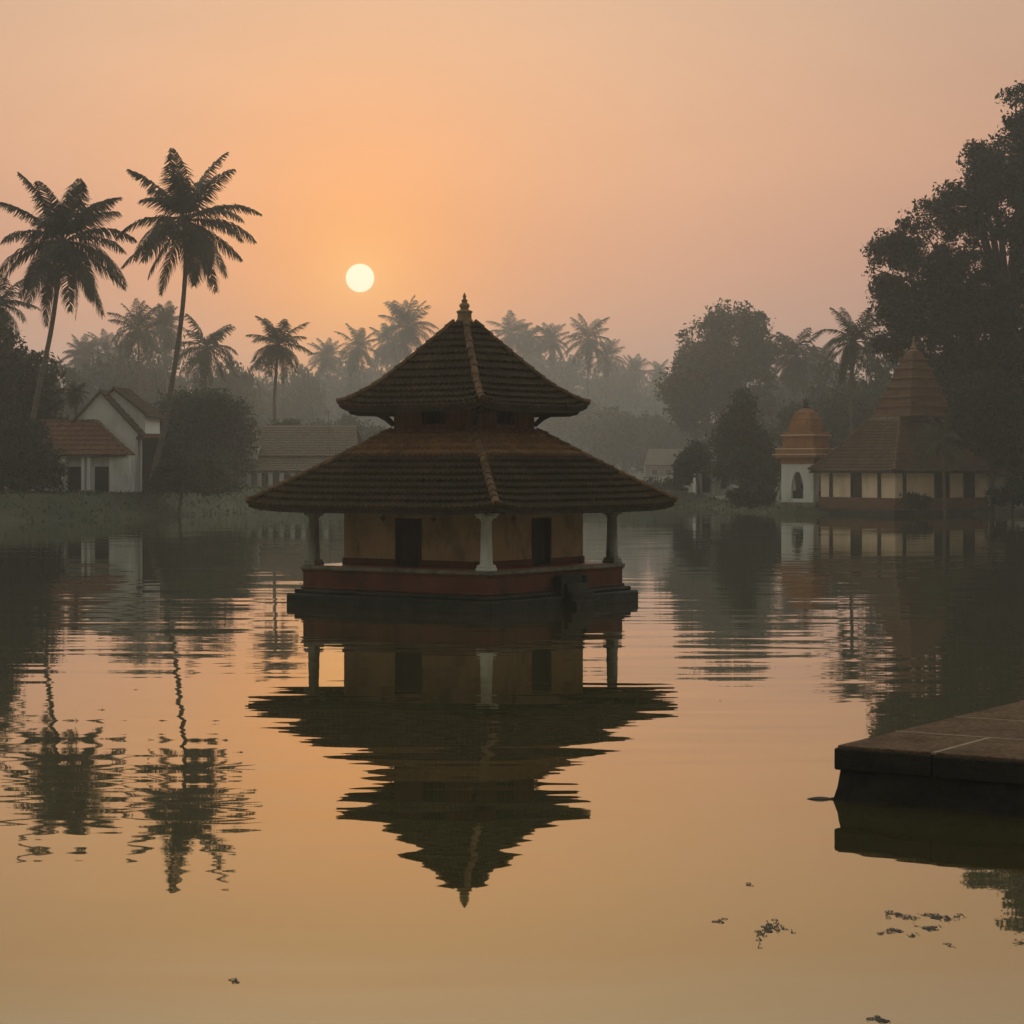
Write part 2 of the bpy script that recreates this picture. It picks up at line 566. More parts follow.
# ------------------------------------------------------------------ haze over the lake
hm = bpy.data.materials.new('lake_haze')
hm.use_nodes = True
ht = hm.node_tree
ht.nodes.clear()
pv = N(ht, 'ShaderNodeVolumePrincipled')
pv.inputs['Density Attribute'].default_value = ''
pv.inputs['Color Attribute'].default_value = ''
pv.inputs['Temperature Attribute'].default_value = ''
pv.inputs['Density'].default_value = HAZE_DENSITY
pv.inputs['Color'].default_value = (.90, .97, .97, 1)
pv.inputs['Anisotropy'].default_value = 0.65
ho = N(ht, 'ShaderNodeOutputMaterial')
ht.links.new(pv.outputs[0], ho.inputs['Volume'])
b = MB()
b.box(-1340, 1340, -140, 1620, -2.8, 84)
hz = b.build('haze', hm)
tag(hz, kind='stuff')


# ------------------------------------------------------------------ tiled roofs
def tile_face(mb, L, Rr, n, tw, nrm_f, mat_f, lift=None, amp_=0.025, step=0.045, seed=0, sub=4):
    """courses of clay tiles between the edge lines L(v) and Rr(v), v = 0 at the eave and 1 at the top"""
    rnd = random.Random(seed)
    L0, R0 = Vector(L(0)), Vector(Rr(0))
    u = (R0 - L0).normalized()
    mid = (L0 + R0) / 2
    pj = lambda p: (Vector(p) - mid).dot(u)
    xa, xb = pj(L0), pj(R0)
    m = max(1, int(round((xb - xa) / tw)))
    xs = [xa + (xb - xa) * i / (m * sub) for i in range(m * sub + 1)]

    def pt(x, v, off):
        a, c = Vector(L(v)), Vector(Rr(v))
        pa, pc = pj(a), pj(c)
        w = (x - pa) / (pc - pa) if pc - pa > 1e-6 else 0.5
        q = a.lerp(c, w) + nrm_f(v) * off
        if lift:
            q.z += lift(2 * w - 1, v)
        return q

    for k in range(n):
        v0, v1 = k / n, min(1.0, (k + 1) / n)
        a0, a1 = pj(L(v0)), pj(L(v1))
        c0, c1 = pj(Rr(v0)), pj(Rr(v1))
        jit = [rnd.uniform(-.006, .006) for _ in range(m + 2)]
        mt = mat_f(k)
        prev = None
        for i, x in enumerate(xs):
            ph = (i % sub) / sub
            hgt = amp_ * math.sin(2 * math.pi * ph) + amp_ * .3
            j = jit[min(i // sub, m)]
            xl = min(max(x, a0), c0)
            xu = min(max(x, a1), c1)
            q = (pt(xl, v0, step + hgt + j), pt(xu, v1, hgt * .8), pt(xl, v0, -.02), xl, xu)
            if prev is not None and not (q[3] - prev[3] < 1e-5 and q[4] - prev[4] < 1e-5):
                cu = (i - 1) // sub + .5
                uvq = [(cu, k + .5 + seed * 40)] * 4
                mb.face([prev[0], q[0], q[1], prev[1]], mt, uvq)
                if q[3] - prev[3] > 1e-5:
                    mb.face([prev[2], q[2], q[0], prev[0]], mt, uvq)
            prev = q


def square_roof(mb, prof, n, tw, lift_h, mat_f, seed, **kw):
    """prof(v) -> (half width, height); four hipped faces"""
    for sd in range(4):
        a = sd * math.pi / 2
        o = Vector((math.cos(a), math.sin(a), 0))
        t = Vector((-math.sin(a), math.cos(a), 0))
        L = lambda v: o * prof(v)[0] - t * prof(v)[0] + Vector((0, 0, prof(v)[1]))
        Rr = lambda v: o * prof(v)[0] + t * prof(v)[0] + Vector((0, 0, prof(v)[1]))

        def nf(v):
            s0, z0 = prof(max(0, v - .02))
            s1, z1 = prof(min(1, v + .02))
            return (o * (z1 - z0) + Vector((0, 0, 1)) * (s0 - s1)).normalized()

        lf = (lambda w, v: lift_h * abs(w) ** 7 * (1 - v) ** 3) if lift_h else None
        tile_face(mb, L, Rr, n, tw, nf, mat_f, lf, seed=seed + sd, **kw)


def hip_line(prof, sx, sy, lift_h, off=0.0):
    return lambda v: Vector((sx * prof(v)[0], sy * prof(v)[0], prof(v)[1] + lift_h * (1 - v) ** 3 + off))


def ridge_tiles(mb, line, n, r, rnd, mat=0):
    """overlapping half-barrel tiles laid along a line from the eave (v=0) up"""
    for k in range(n):
        p0, p1 = line(k / n), line(min(1, (k + 1.12) / n))
        j = rnd.uniform(-.015, .015)
        d = (p1 - p0).normalized()
        side = d.cross(Vector((0, 0, 1))).normalized()
        up = side.cross(d)
        rows = []
        for w, rr in ((0, r * 1.16), (.12, r * 1.20), (.2, r * 1.08), (1.0, r * .86)):
            c = p0.lerp(p1, w) + side * j
            rows.append([c + side * (rr * math.cos(t)) + up * (rr * math.sin(t)) for t in [math.pi * q / 7 for q in range(8)]])
        mb.grid(rows, mat)
        mb.face([p0 + side * j] + rows[0], mat)


def eave_under(mb, e, zb, zt_, ei, zi, lift_h, T, n=24, th=.05):
    """fascia board and soffit under one eave, following the upturned corners"""
    lf = lambda w: lift_h * abs(w) ** 7
    ws = [-1 + 2 * i / n for i in range(n + 1)]
    rows = [[T @ Vector((w * ei, -ei, zi)) for w in ws], [T @ Vector((w * (e - th), -e + th, zt_ - .01 + lf(w))) for w in ws], [T @ Vector((w * (e - th), -e + th, zb + lf(w))) for w in ws],
            [T @ Vector((w * e, -e, zb + lf(w))) for w in ws], [T @ Vector((w * e, -e, zt_ + lf(w))) for w in ws]]
    mb.grid(rows)


def interp_prof(table):
    vs = [t[0] for t in table]
    ss = [t[1] for t in table]
    zs = [t[2] for t in table]
    return lambda v: (float(np.interp(v, vs, ss)), float(np.interp(v, vs, zs)))


# ------------------------------------------------------------------ the pavilion in the lake
PY = 75.5
pc = P(464.5, 500, PY)
pav = empty('lake_pavilion', (pc.x, PY, 0), R_(54))
tag(pav, 'two-tiered tiled pavilion on a red plinth standing alone in the water', 'pavilion')
q2 = 1 / math.sqrt(2)
b = MB()
s1, s2, s3 = 5.98 * q2, 5.72 * q2, 5.52 * q2
b.box(-s1, s1, -s1, s1, -1.5, .36, bev=.05)
b.box(-s2, s2, -s2, s2, .36, .50, bev=.04)
b.build('stone_footing', MAT['wetstone'], pav)
b = MB()
s = 5.40 * q2
b.box(-s, s, -s, s, .5, 1.14)
b.build('plinth_wall', MAT['redwash'], pav)
b = MB()
s = 5.46 * q2
b.box(-s, s, -s, s, 1.075, 1.137, bev=.02)
s = 5.50 * q2
b.box(-s, s, -s, s, .503, .60, bev=.035)
b.build('plinth_moulding', MAT['redwash'], pav)
b = MB()
for k, (zt3, dp) in enumerate(((1.0, .2), (.74, .4), (.48, .6), (.2, .8))):
    b.box(-.1 - .04 * k, 1.0 + .04 * k, -s3 - dp, -s3 - dp + .30, -1.2, zt3, bev=.025)
for xa in (-.38, 1.06):
    b.box(xa, xa + .2, -s3 - .32, -s3 - .002, .3, .98, bev=.03)
b.build('water_steps', MAT['wetstone'], pav)
b = MB()
b.box(-s3, s3, -s3, s3, 1.14, 1.27, bev=.03)
b.build('coping', MAT['ledge'], pav)
b = MB()
s = 5.30 * q2
b.box(-s, s, -s, s, 1.27, 1.29)
b.build('verandah_floor', MAT['redfloor'], pav)
cw, wt_, dw, dz = 2.86, .22, .54, 2.86
DO = (.42, 0, 0, -.12)
b = MB()
b2 = MB()
for sd in range(4):
    T = Matrix.Rotation(sd * math.pi / 2, 4, 'Z')
    do = DO[sd]
    for x0, x1 in ((-cw, do - dw), (do + dw, cw - wt_)):
        b.box(x0, x1, -cw, -cw + wt_, 1.52, 3.6, T=T)
        b2.box(x0 - (.04 if x0 == -cw else 0), x1 + (-.04 if x1 > 2 else 0), -cw - .04, -cw + wt_, 1.29, 1.52, T=T)
    b.box(do - dw, do + dw, -cw, -cw + wt_, dz, 3.6, T=T)
b.build('chamber_wall', MAT['ochre'], pav)
b2.build('wall_skirting', MAT['redwash'], pav)
for sd in range(4):
    T = Matrix.Rotation(sd * math.pi / 2, 4, 'Z') @ Matrix.Translation((DO[sd], 0, 0))
    b = MB()
    b.box(-dw + .09, -.006, -cw + .12, -cw + .17, 1.34, dz - .08, T=T)
    b.box(.006, dw - .09, -cw + .12, -cw + .17, 1.34, dz - .08, T=T)
    for xx in (-.26, .26):
        for za, zb in ((1.44, 2.0), (2.1, 2.68)):
            b.box(xx - .13, xx + .13, -cw + .10, -cw + .12, za, zb, T=T, bev=.006)
    dr = b.build('door', MAT['door'], pav)
    b = MB()
    b.box(-dw, -dw + .09, -cw - .03, -cw + .19, 1.29, dz, T=T)
    b.box(dw - .09, dw, -cw - .03, -cw + .19, 1.29, dz, T=T)
    b.box(-dw + .09, dw - .09, -cw - .03, -cw + .19, dz - .08, dz, T=T)
    b.box(-dw + .09, dw - .09, -cw - .05, -cw + .19, 1.29, 1.34, T=T)
    b.build('door_frame', MAT['wood'], dr)
# columns at the verandah corners
cr = 5.05 * q2
for cx, cy in ((-1, -1), (1, -1), (1, 1), (-1, 1)):
    b = MB()
    b.lathe([(.205, 1.47), (.215, 1.50), (.20, 1.55), (.165, 2.80), (.17, 2.84)], 16, c=(cx * cr, cy * cr, 0), rot=.2)
    cm = MAT['lime'] if (cx, cy) == (-1, -1) else MAT['greylime']  # every column but the front one gets a darker grey limewash
    co = b.build('column', cm, pav, smooth=True)
    b = MB()
    b.box(cx * cr - .25, cx * cr + .25, cy * cr - .25, cy * cr + .25, 1.27, 1.39, bev=.02)
    b.box(cx * cr - .22, cx * cr + .22, cy * cr - .22, cy * cr + .22, 1.39, 1.47, bev=.015)
    b.build('column_base', cm, co)
    b = MB()
    b.lathe([(.17, 2.84), (.21, 2.88), (.22, 2.93)], 16, c=(cx * cr, cy * cr, 0))
    b.box(cx * cr - .24, cx * cr + .24, cy * cr - .24, cy * cr + .24, 2.93, 3.0, bev=.015)
    b.box(cx * cr - .42, cx * cr + .42, cy * cr - .11, cy * cr + .11, 3.0, 3.1, bev=.02)
    b.box(cx * cr - .11, cx * cr + .11, cy * cr - .42, cy * cr + .42, 3.005, 3.095, bev=.02)
    b.build('capital', cm, co)
# timber under the lower roof
LR = interp_prof([(0, 7.28 * q2, 3.20), (.08, 6.85 * q2, 3.42), (.30, 5.84 * q2, 3.97), (.70, 3.89 * q2, 4.98), (1.0, 2.42 * q2, 5.74)])
b = MB()
for sd in range(4):
    T = Matrix.Rotation(sd * math.pi / 2, 4, 'Z')
    b.box(-cr - .3, cr + .3, -cr - .09, -cr + .09, 3.1, 3.26, T=T)                       # wall plate on the capitals
    e = LR(0)[0] - .05
    eave_under(b, e, 3.05, 3.2, cw - .2, 4.1, .16, T)
    for k in range(-11, 12):                                                             # rafters
        x = k * .42
        t = min(1.0, max(0.0, (e - abs(x)) / (e - cw)))
        if t > .08:
            p0, p1 = Vector((x, -e + .06, 3.14)), Vector((x, -e + (e - cw) * t, 3.12 + .9 * t))
            b.box(-.035, .035, 0, (p1 - p0).length, -.05, .03, T=T @ Matrix.Translation(p0) @ Matrix.Rotation(math.atan2(p1.z - p0.z, p1.y - p0.y), 4, 'X'))
b.build('eave_timber', MAT['wood'], pav)
rnd = random.Random(4)
b = MB()
square_roof(b, LR, 12, .22, .16, lambda k: 1 if k >= 8 else 0, 10, amp_=.032, step=.115)
lr = b.build('lower_roof', [MAT['tile_moss'], MAT['tile_fresh']], pav)
for sx, sy in ((-1, -1), (1, -1), (1, 1), (-1, 1)):
    b = MB()
    ridge_tiles(b, hip_line(LR, sx, sy, .16, .03), 13, .125, rnd)
    b.build('hip_ridge', MAT['ridge'], lr, smooth=False)
b = MB()
sc_ = 2.40 * q2
for sd in range(4):                                                                       # flashing tiles round the clerestory foot
    T = Matrix.Rotation(sd * math.pi / 2, 4, 'Z')
    ln = lambda v: T @ Vector((-sc_ - .08 + (2 * sc_ + .16) * v, -sc_ - .08, 5.72))
    ridge_tiles(b, ln, 9, .09, rnd)
b.build('flashing_tiles', MAT['ridge'], lr)
# clerestory
sq = 2.38 * q2
b = MB()
for sd in range(4):
    T = Matrix.Rotation(sd * math.pi / 2, 4, 'Z')
    for k in range(14):                                                                   # vertical boards, open in the middle
        x0 = -sq + k * 2 * sq / 14
        x1 = x0 + 2 * sq / 14 - .012
        if 5 <= k <= 8:
            b.box(x0, x1, -sq, -sq + .05, 5.55, 5.94, T=T)
        else:
            b.box(x0, x1, -sq + (.01 if k % 2 else 0), -sq + .05, 5.55, 6.62, T=T)
b.build('clerestory_wall', MAT['board'], pav)
for sd in range(4):
    T = Matrix.Rotation(sd * math.pi / 2, 4, 'Z')
    b = MB()
    x0, x1 = -sq + 5 * 2 * sq / 14, -sq + 9 * 2 * sq / 14
    for xa in (x0, x1 - .05):
        b.box(xa, xa + .05, -sq - .03, -sq + .04, 5.94, 6.6, T=T)
    b.box(x0 + .05, x1 - .05, -sq - .03, -sq + .04, 5.94, 5.99, T=T)
    for k in range(1, 6):
        xa = x0 + k * (x1 - x0) / 6
        b.box(xa - .015, xa + .015, -sq + .0, -sq + .03, 5.99, 6.6, T=T)
    w_ = b.build('clerestory_window', MAT['wood'], pav)
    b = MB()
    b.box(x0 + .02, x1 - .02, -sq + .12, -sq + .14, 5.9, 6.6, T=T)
    b.build('window_dark', MAT['void'], w_)  # near-black sheet standing in for the unlit interior behind the bars
UR = interp_prof([(0, 4.28 * q2, 6.46), (.08, 3.95 * q2, 6.58), (.30, 2.95 * q2, 7.18), (.62, 1.62 * q2, 8.28), (.85, .78 * q2, 8.98), (1.0, .32 * q2, 9.40)])
b = MB()
eu = UR(0)[0] - .05
for sd in range(4):
    T = Matrix.Rotation(sd * math.pi / 2, 4, 'Z')
    eave_under(b, eu, 6.33, 6.46, sq, 6.85, .20, T)
    for k in range(-6, 7):
        x = k * .42
        t = min(1.0, max(0.0, (eu - abs(x)) / (eu - sq)))
        if t > .15:
            p0, p1 = Vector((x, -eu + .06, 6.37)), Vector((x, -eu + (eu - sq) * t, 6.37 + .44 * t))
            b.box(-.03, .03, 0, (p1 - p0).length, -.05, .025, T=T @ Matrix.Translation(p0) @ Matrix.Rotation(math.atan2(p1.z - p0.z, p1.y - p0.y), 4, 'X'))
b.build('eave_timber', MAT['wood'], pav)
b = MB()
square_roof(b, UR, 13, .22, .20, lambda k: 0, 30, amp_=.032, step=.11)
ur = b.build('upper_roof', [MAT['tile_moss'], MAT['tile_fresh']], pav)
for sx, sy in ((-1, -1), (1, -1), (1, 1), (-1, 1)):
    b = MB()
    ridge_tiles(b, hip_line(UR, sx, sy, .20, .03), 11, .115, rnd)
    b.build('hip_ridge', MAT['ridge'], ur)
for sx, sy in ((-1, -1), (1, -1), (1, 1), (-1, 1)):
    b = MB()
    p0 = Vector((sx * sq, sy * sq, 5.98))
    p1 = Vector((sx * (sq + .62), sy * (sq + .62), 6.36))
    b.tube([p0 + Vector((0, 0, -.05)), p0.lerp(p1, .3) + Vector((0, 0, .08)), p0.lerp(p1, .6) + Vector((0, 0, .09)), p1 + Vector((sx * .1, sy * .1, .02))], [.09, .11, .10, .07], 6)
    b.tube([Vector((sx * (sq - .02), sy * (sq - .02), 6.28)), p1 + Vector((sx * .22, sy * .22, -.06)), p1 + Vector((sx * .42, sy * .42, -.02))], [.075, .075, .05], 6)
    b.build('eave_bracket', MAT['wood'], pav)
b = MB()
FN = [(.22, 9.36), (.28, 9.42), (.28, 9.47), (.24, 9.50), (.235, 9.68), (.27, 9.71), (.27, 9.76), (.17, 9.80), (.12, 9.83), (.155, 9.88), (.18, 9.95), (.145, 10.01), (.08, 10.05),
      (.10, 10.09), (.105, 10.13), (.055, 10.17), (.042, 10.21), (.065, 10.25), (.045, 10.30), (.012, 10.38)]
b.lathe(FN, 20)
b.build('finial', MAT['finial'], pav, smooth=False)
# brass lamps hung from the verandah eaves
RZ = Matrix.Translation(Vector((pc.x, PY, 0))) @ Matrix.Rotation(R_(54), 4, 'Z')
for sx, sy, lab in ((-cw - .35, .9, 'small brass lamp hung by the left half of the ochre wall'),
                    (-cw - .35, -1.2, 'small brass lamp hung on the left wall close to the front column'),
                    (-1.6, -cw - .35, 'small brass lamp hung right of the front white column')):
    w = RZ @ Vector((sx, sy, 0))
    lt = empty('hanging_lamp', (w.x, w.y, 3.26))
    tag(lt, lab, 'lamp', 'brass lamps under the pavilion eaves')
    b = MB()
    b.tube([(0, 0, .12), (0, 0, -.28)], .012, 6)
    b.build('chain', MAT['brass'], lt)
    b = MB()
    b.lathe([(.015, -.27), (.03, -.30), (.02, -.33), (.10, -.37), (.11, -.40), (.06, -.45), (.015, -.48), (.02, -.52), (.004, -.55)], 12)
    b.build('oil_bowl', MAT['brass'], lt, smooth=True)


# ------------------------------------------------------------------ the stone quay at the right
qc = Vector((4.42, 30.9, 0))
qa = math.atan2(-1.5, 2.27)
quay = empty('stone_quay', (qc.x, qc.y, 0), qa)
tag(quay, 'low stone quay with worn brown paving jutting into the water', 'quay')
b = MB()
rnd = random.Random(8)
xs_ = [0, 1.44, 4.2, 7.4, 10.6, 16.0]
ys_ = [0, 2.05, 4.26, 7.0, 9.8]
mo = MB()
for j in range(len(ys_) - 1):
    for i in range(len(xs_) - 1):
        dz_ = rnd.uniform(-.001, .001)
        jx = 1.1 if (j % 2 and i > 0) else 0
        jx1 = 1.1 if (j % 2 and i < len(xs_) - 2) else 0
        b.box(xs_[i] + jx + .038, xs_[i + 1] + jx1 - .038, ys_[j] + .038, ys_[j + 1] - .038, .70, .752 + dz_, bev=.010)
        if i:
            mo.box(xs_[i] + jx - .036, xs_[i] + jx + .036, ys_[j] + .04, ys_[j + 1] - .04, .717, .7495)
    if j:
        mo.box(.02, 15.9, ys_[j] - .036, ys_[j] + .036, .717, .7495)
mo.build('mortar_joints', MAT['mortar'], quay)
b.build('paving', MAT['paving'], quay)
b = MB()
for i in range(len(xs_) - 1):
    b.box(xs_[i] + .004, xs_[i + 1] - .004, -.01, .6, .42 + rnd.uniform(-.01, .01), .715, bev=.02)
for j in range(len(ys_) - 1):
    b.box(-.012, .6, ys_[j] + (.61 if j == 0 else .004), ys_[j + 1] - .004, .42 + rnd.uniform(-.01, .01), .715, bev=.02)
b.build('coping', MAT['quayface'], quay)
b = MB()
rows = []
for z in np.linspace(-1.6, .43, 9):
    r_ = []
    off = .07 - .09 * min(1, max(0, (.40 - z) / .40)) ** 1.5
    for t in np.linspace(0, 1, 34):
        r_.append((16 - (16 - off) * t, off + .03 * math.sin(t * 50 + z * 7) + .015 * math.sin(t * 131), z))
    for t in np.linspace(0, 1, 24)[1:]:
        r_.append((off + .03 * math.sin(t * 40 + z * 6) + .015 * math.sin(t * 90), off + (9.8 - off) * t, z))
    rows.append(r_)
b.grid(rows)
b.box(.3, 16, .3, 9.7, -1.6, .69)
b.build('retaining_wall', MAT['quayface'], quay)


# ------------------------------------------------------------------ houses
def gable_block(name_roof, parent, w, d, h0, h1, over, tile, seed, n=9, tw=.32, thick=.16, walls=None, z0=0.0):
    """a gabled block, ridge along local y; wall panels in one mesh, the roof as parts of their own"""
    b = MB()
    pts = [(-w, 0, z0), (w, 0, z0), (w, 0, h0), (0, 0, h1), (-w, 0, h0)]
    b.face(pts)
    b.face([(p[0], d, p[2]) for p in reversed(pts)])
    b.face([(w, 0, z0), (w, d, z0), (w, d, h0), (w, 0, h0)])
    b.face([(-w, d, z0), (-w, 0, z0), (-w, 0, h0), (-w, d, h0)])
    if walls:
        b.build('wall', walls, parent)
    sl = (h1 - h0) / w
    rf = MB()
    for sgn in (1, -1):
        e = w + over
        ze = h0 - over * sl
        A, B2 = Vector((sgn * e, -over * .8, ze + .1)), Vector((sgn * e, d + over * .8, ze + .1))
        C, D = Vector((0, d + over * .8, h1 + .1)), Vector((0, -over * .8, h1 + .1))
        if sgn > 0:
            Lf = lambda v, A=A, D=D: A.lerp(D, v)
            Rf = lambda v, B2=B2, C=C: B2.lerp(C, v)
        else:
            Lf = lambda v, B2=B2, C=C: B2.lerp(C, v)
            Rf = lambda v, A=A, D=D: A.lerp(D, v)
        nv_ = Vector((sgn * sl, 0, 1)).normalized()
        tile_face(rf, Lf, Rf, n, tw, lambda v: nv_, lambda k: 0, seed=seed + (sgn > 0), amp_=.03, step=.06, sub=4)
        # soffit and barge board
        dn = Vector((0, 0, -thick))
        rf.face([A + dn, D + dn, C + dn, B2 + dn], 1)
        rf.face([A + dn, A, D, D + dn], 1)
        rf.face([B2 + dn, C + dn, C, B2], 1)
        rf.face([A + dn, B2 + dn, B2, A], 1)
    ro = rf.build(name_roof, [tile, MAT['wood']], parent)
    rg = MB()
    ridge_tiles(rg, lambda v: Vector((0, -over * .8 + (d + 1.6 * over) * v, h1 + .12)), max(6, int(d / .45)), .14, random.Random(seed))
    rg.build('ridge_tiles', MAT['ridge'], ro)
    return ro


def slope(parent, name, A, B2, C, D, tile, seed, n=7, tw=.32, thick=.14):
    """one tiled slope from eave A-B2 up to C-D (C above B2)"""
    A, B2, C, D = map(Vector, (A, B2, C, D))
    nv_ = (B2 - A).cross(D - A).normalized()
    rf = MB()
    tile_face(rf, lambda v: A.lerp(D, v), lambda v: B2.lerp(C, v), n, tw, lambda v: nv_, lambda k: 0, seed=seed, amp_=.04, step=.11)
    dn = Vector((0, 0, -thick))
    rf.face([A + dn, D + dn, C + dn, B2 + dn], 1)
    rf.face([A + dn, B2 + dn, B2, A], 1)
    rf.face([A + dn, A, D, D + dn], 1)
    rf.face([B2 + dn, C + dn, C, B2], 1)
    return rf.build(name, [tile, MAT['wood']], parent)


def post(parent, x, y, z0, z1, w, mat, name='post'):
    b = MB()
    b.box(x - w, x + w, y - w, y + w, z0, z1)
    b.box(x - w * 1.4, x + w * 1.4, y - w * 1.4, y + w * 1.4, z0, z0 + w * 1.5)
    b.box(x - w * 1.3, x + w * 1.3, y - w * 1.3, y + w * 1.3, z1 - w, z1)
    return b.build(name, mat, parent)


def door_part(parent, x0, x1, y, z0, z1, mat, name='door', fr=.07, frame_mat=None):
    """a recessed leaf with a frame standing proud of the wall at y"""
    b = MB()
    b.box(x0 + fr, x1 - fr, y - .02, y - .005, z0, z1 - fr)
    d_ = b.build(name, mat, parent)
    b = MB()
    b.box(x0, x0 + fr, y - .08, y - .003, z0, z1)
    b.box(x1 - fr, x1, y - .08, y - .003, z0, z1)
    b.box(x0 + fr, x1 - fr, y - .08, y - .003, z1 - fr, z1)
    b.build('frame', frame_mat or MAT['wood'], d_)
    return d_


# white gabled house on the left bank
YA = 207.0
pxm = F / YA
X_ = lambda px, Y=YA: (px - 512) * Y / F
Z_ = lambda py, Y=YA: H - (py - YH) * Y / F
hx = X_(101)
hz0 = 2.15
ha = empty('gabled_house', (hx, YA, hz0), R_(-6))
tag(ha, 'white gabled house with a low orange-tiled porch on the left bank', 'house')
zz = lambda py: Z_(py) - hz0
gable_block('roof', ha, 3.45, 1.6, zz(432), zz(392), .45, MAT['tile_dark'], 50, walls=MAT['whitewall'], z0=-.6)
b = MB()                                                                                  # taller rear wing
ra = empty('rear_wing', (.75, 1.75, 0), R_(2))
ra.parent = ha
gable_block('roof', ra, 2.9, 6.0, zz(413), zz(388.5), .55, MAT['tile_dark'], 54, walls=MAT['whitewall'], z0=-.6)
# porch: hipped lean-to roof in front
xl, xr = X_(34) - hx, X_(136) - hx
pt_l, pt_r = X_(40) - hx, X_(98) - hx
yf = -3.0
ze, zt = zz(455), zz(421.5)
pr = slope(ha, 'porch_roof', (xl, yf, ze), (xr, yf, ze), (pt_r, -.15, zt), (pt_l, -.15, zt), MAT['tile_red'], 60, n=7, tw=.30)
rf = MB()
A, B2, D = Vector((xr, yf, ze)), Vector((xr, -.02, ze)), Vector((pt_r, -.15, zt))
nv_ = (B2 - A).cross(D - A).normalized()
tile_face(rf, lambda v: A.lerp(D, v), lambda v: B2.lerp(D + Vector((0, .1, 0)), v), 7, .30, lambda v: nv_, lambda k: 0, seed=61, amp_=.03, step=.06)
rf.build('porch_hip', [MAT['tile_red'], MAT['wood']], pr)
b = MB()
ridge_tiles(b, lambda v: Vector((xr, yf, ze + .08)).lerp(Vector((pt_r, -.15, zt + .08)), v), 9, .12, random.Random(3))
ridge_tiles(b, lambda v: Vector((pt_l, -.15, zt + .06)).lerp(Vector((pt_r, -.15, zt + .06)), v), 11, .12, random.Random(5))
b.build('ridge_tiles', MAT['ridge'], pr)
b = MB()
b.box(xl + .3, xr - .1, yf + .25, -.01, -.6, -.02)
b.build('porch_floor', MAT['ledge'], ha)
for px in (64, 71, 91, 97):
    post(ha, X_(px) - hx, yf + .45, -.02, ze - .1, .14 if px != 71 else .22, MAT['whitewall'], 'porch_post')
b = MB()
b.box(X_(118) - hx, X_(137.5) - hx, yf + .35, -.02, -.02, ze - .05)
b.build('porch_wall', MAT['whitewall'], ha)
b = MB()
b.box(xl + .2, X_(118) - hx - .005, -2.0, -1.8, -.02, ze + .1)
b.build('inner_wall', MAT['whitewall'], ha)
door_part(ha, X_(74) - hx, X_(88) - hx, -2.0, 0, 2.3, MAT['void'])
door_part(ha, X_(101.5) - hx, X_(115) - hx, -2.0, 0, 2.3, MAT['void'])
door_part(ha, X_(65) - hx, X_(70) - hx, -2.0, .7, 2.0, MAT['void'], 'window')
slope(ha, 'side_eave', (3.4, -.3, zz(438)), (5.6, -.3, zz(438)), (5.6, 1.6, zz(434)), (3.4, 1.6, zz(434)), MAT['tile_red'], 66, n=4)
b = MB()
b.box(3.6, 5.3, 1.0, 1.2, -.6, zz(436))
b.build('side_wall', MAT['wood'], ha)

# long tiled house further back, left of the pavilion
YB = 256.0
hx = X_(290, YB)
hz0 = 1.85
hb = empty('long_house', (hx, YB, hz0), R_(-4))
tag(hb, 'long low house with a broad faded tile roof and pale verandah posts', 'house')
xx = lambda px: X_(px, YB) - hx
zz = lambda py: Z_(py, YB) - hz0
b = MB()
b.box(xx(250), xx(352), 0, 7, -.5, zz(456))
b.build('wall', MAT['whitewall'], hb)
slope(hb, 'roof', (xx(247), -.7, zz(456)), (xx(360), -.7, zz(456)), (xx(352), 4, zz(425)), (xx(249), 4, zz(425)), MAT['tile_grey'], 70, n=12, tw=.34)
slope(hb, 'rear_roof', (xx(360), 8.6, zz(456)), (xx(247), 8.6, zz(456)), (xx(249), 4.02, zz(425)), (xx(352), 4.02, zz(425)), MAT['tile_grey'], 71, n=8, tw=.5)
slope(hb, 'verandah_roof', (xx(236), -3.2, zz(471)), (xx(360), -3.2, zz(471)), (xx(360), -.3, zz(457)), (xx(258), -.3, zz(457)), MAT['tile_grey'], 72, n=6, tw=.34)
b = MB()
b.box(xx(241), xx(259), -1.0, 3.5, -.5, zz(446))
b.build('side_bay', MAT['whitewall'], hb)
slope(hb, 'bay_roof', (xx(239), -1.5, zz(447)), (xx(261), -1.5, zz(447)), (xx(259), .8, zz(437)), (xx(243), .8, zz(437)), MAT['tile_grey'], 73, n=4)
b = MB()
b.box(xx(236), xx(249), -2.7, -2.4, -.5, zz(472.5))
b.build('front_wall', MAT['whitewall'], hb)
for px in (253, 264, 275, 286, 297, 308, 330):
    post(hb, xx(px), -2.8, -.5, zz(471.5), .24, MAT['lime'], 'verandah_post')
for a_, c_ in ((259, 264), (268, 274), (279, 285), (290, 296), (310, 318)):
    door_part(hb, xx(a_), xx(c_), 0, -.2, zz(473), MAT['door'], 'door')

# aerial pole behind the pavilion's left eave
ap = P(332, 482, 254)
aer = empty('aerial_pole', (ap.x, 254, 1.8))
tag(aer, 'thin leaning aerial pole beside the long faded roof', 'pole')
b = MB()
top = P(328, 412, 254) - Vector((ap.x, 254, 1.8))
b.tube([(0, 0, -.3), (top.x * .5, 0, top.z * .5), top], [.07, .06, .045], 6)
b.build('mast', MAT['metal'], aer)
b = MB()
b.tube([top + Vector((-.4, 0, -.05)), top + Vector((.45, 0, .12))], .035, 5)
b.tube([top + Vector((-.2, -.3, -.3)), top + Vector((.25, .3, -.22))], .03, 5)
b.build('crossbar', MAT['metal'], aer)

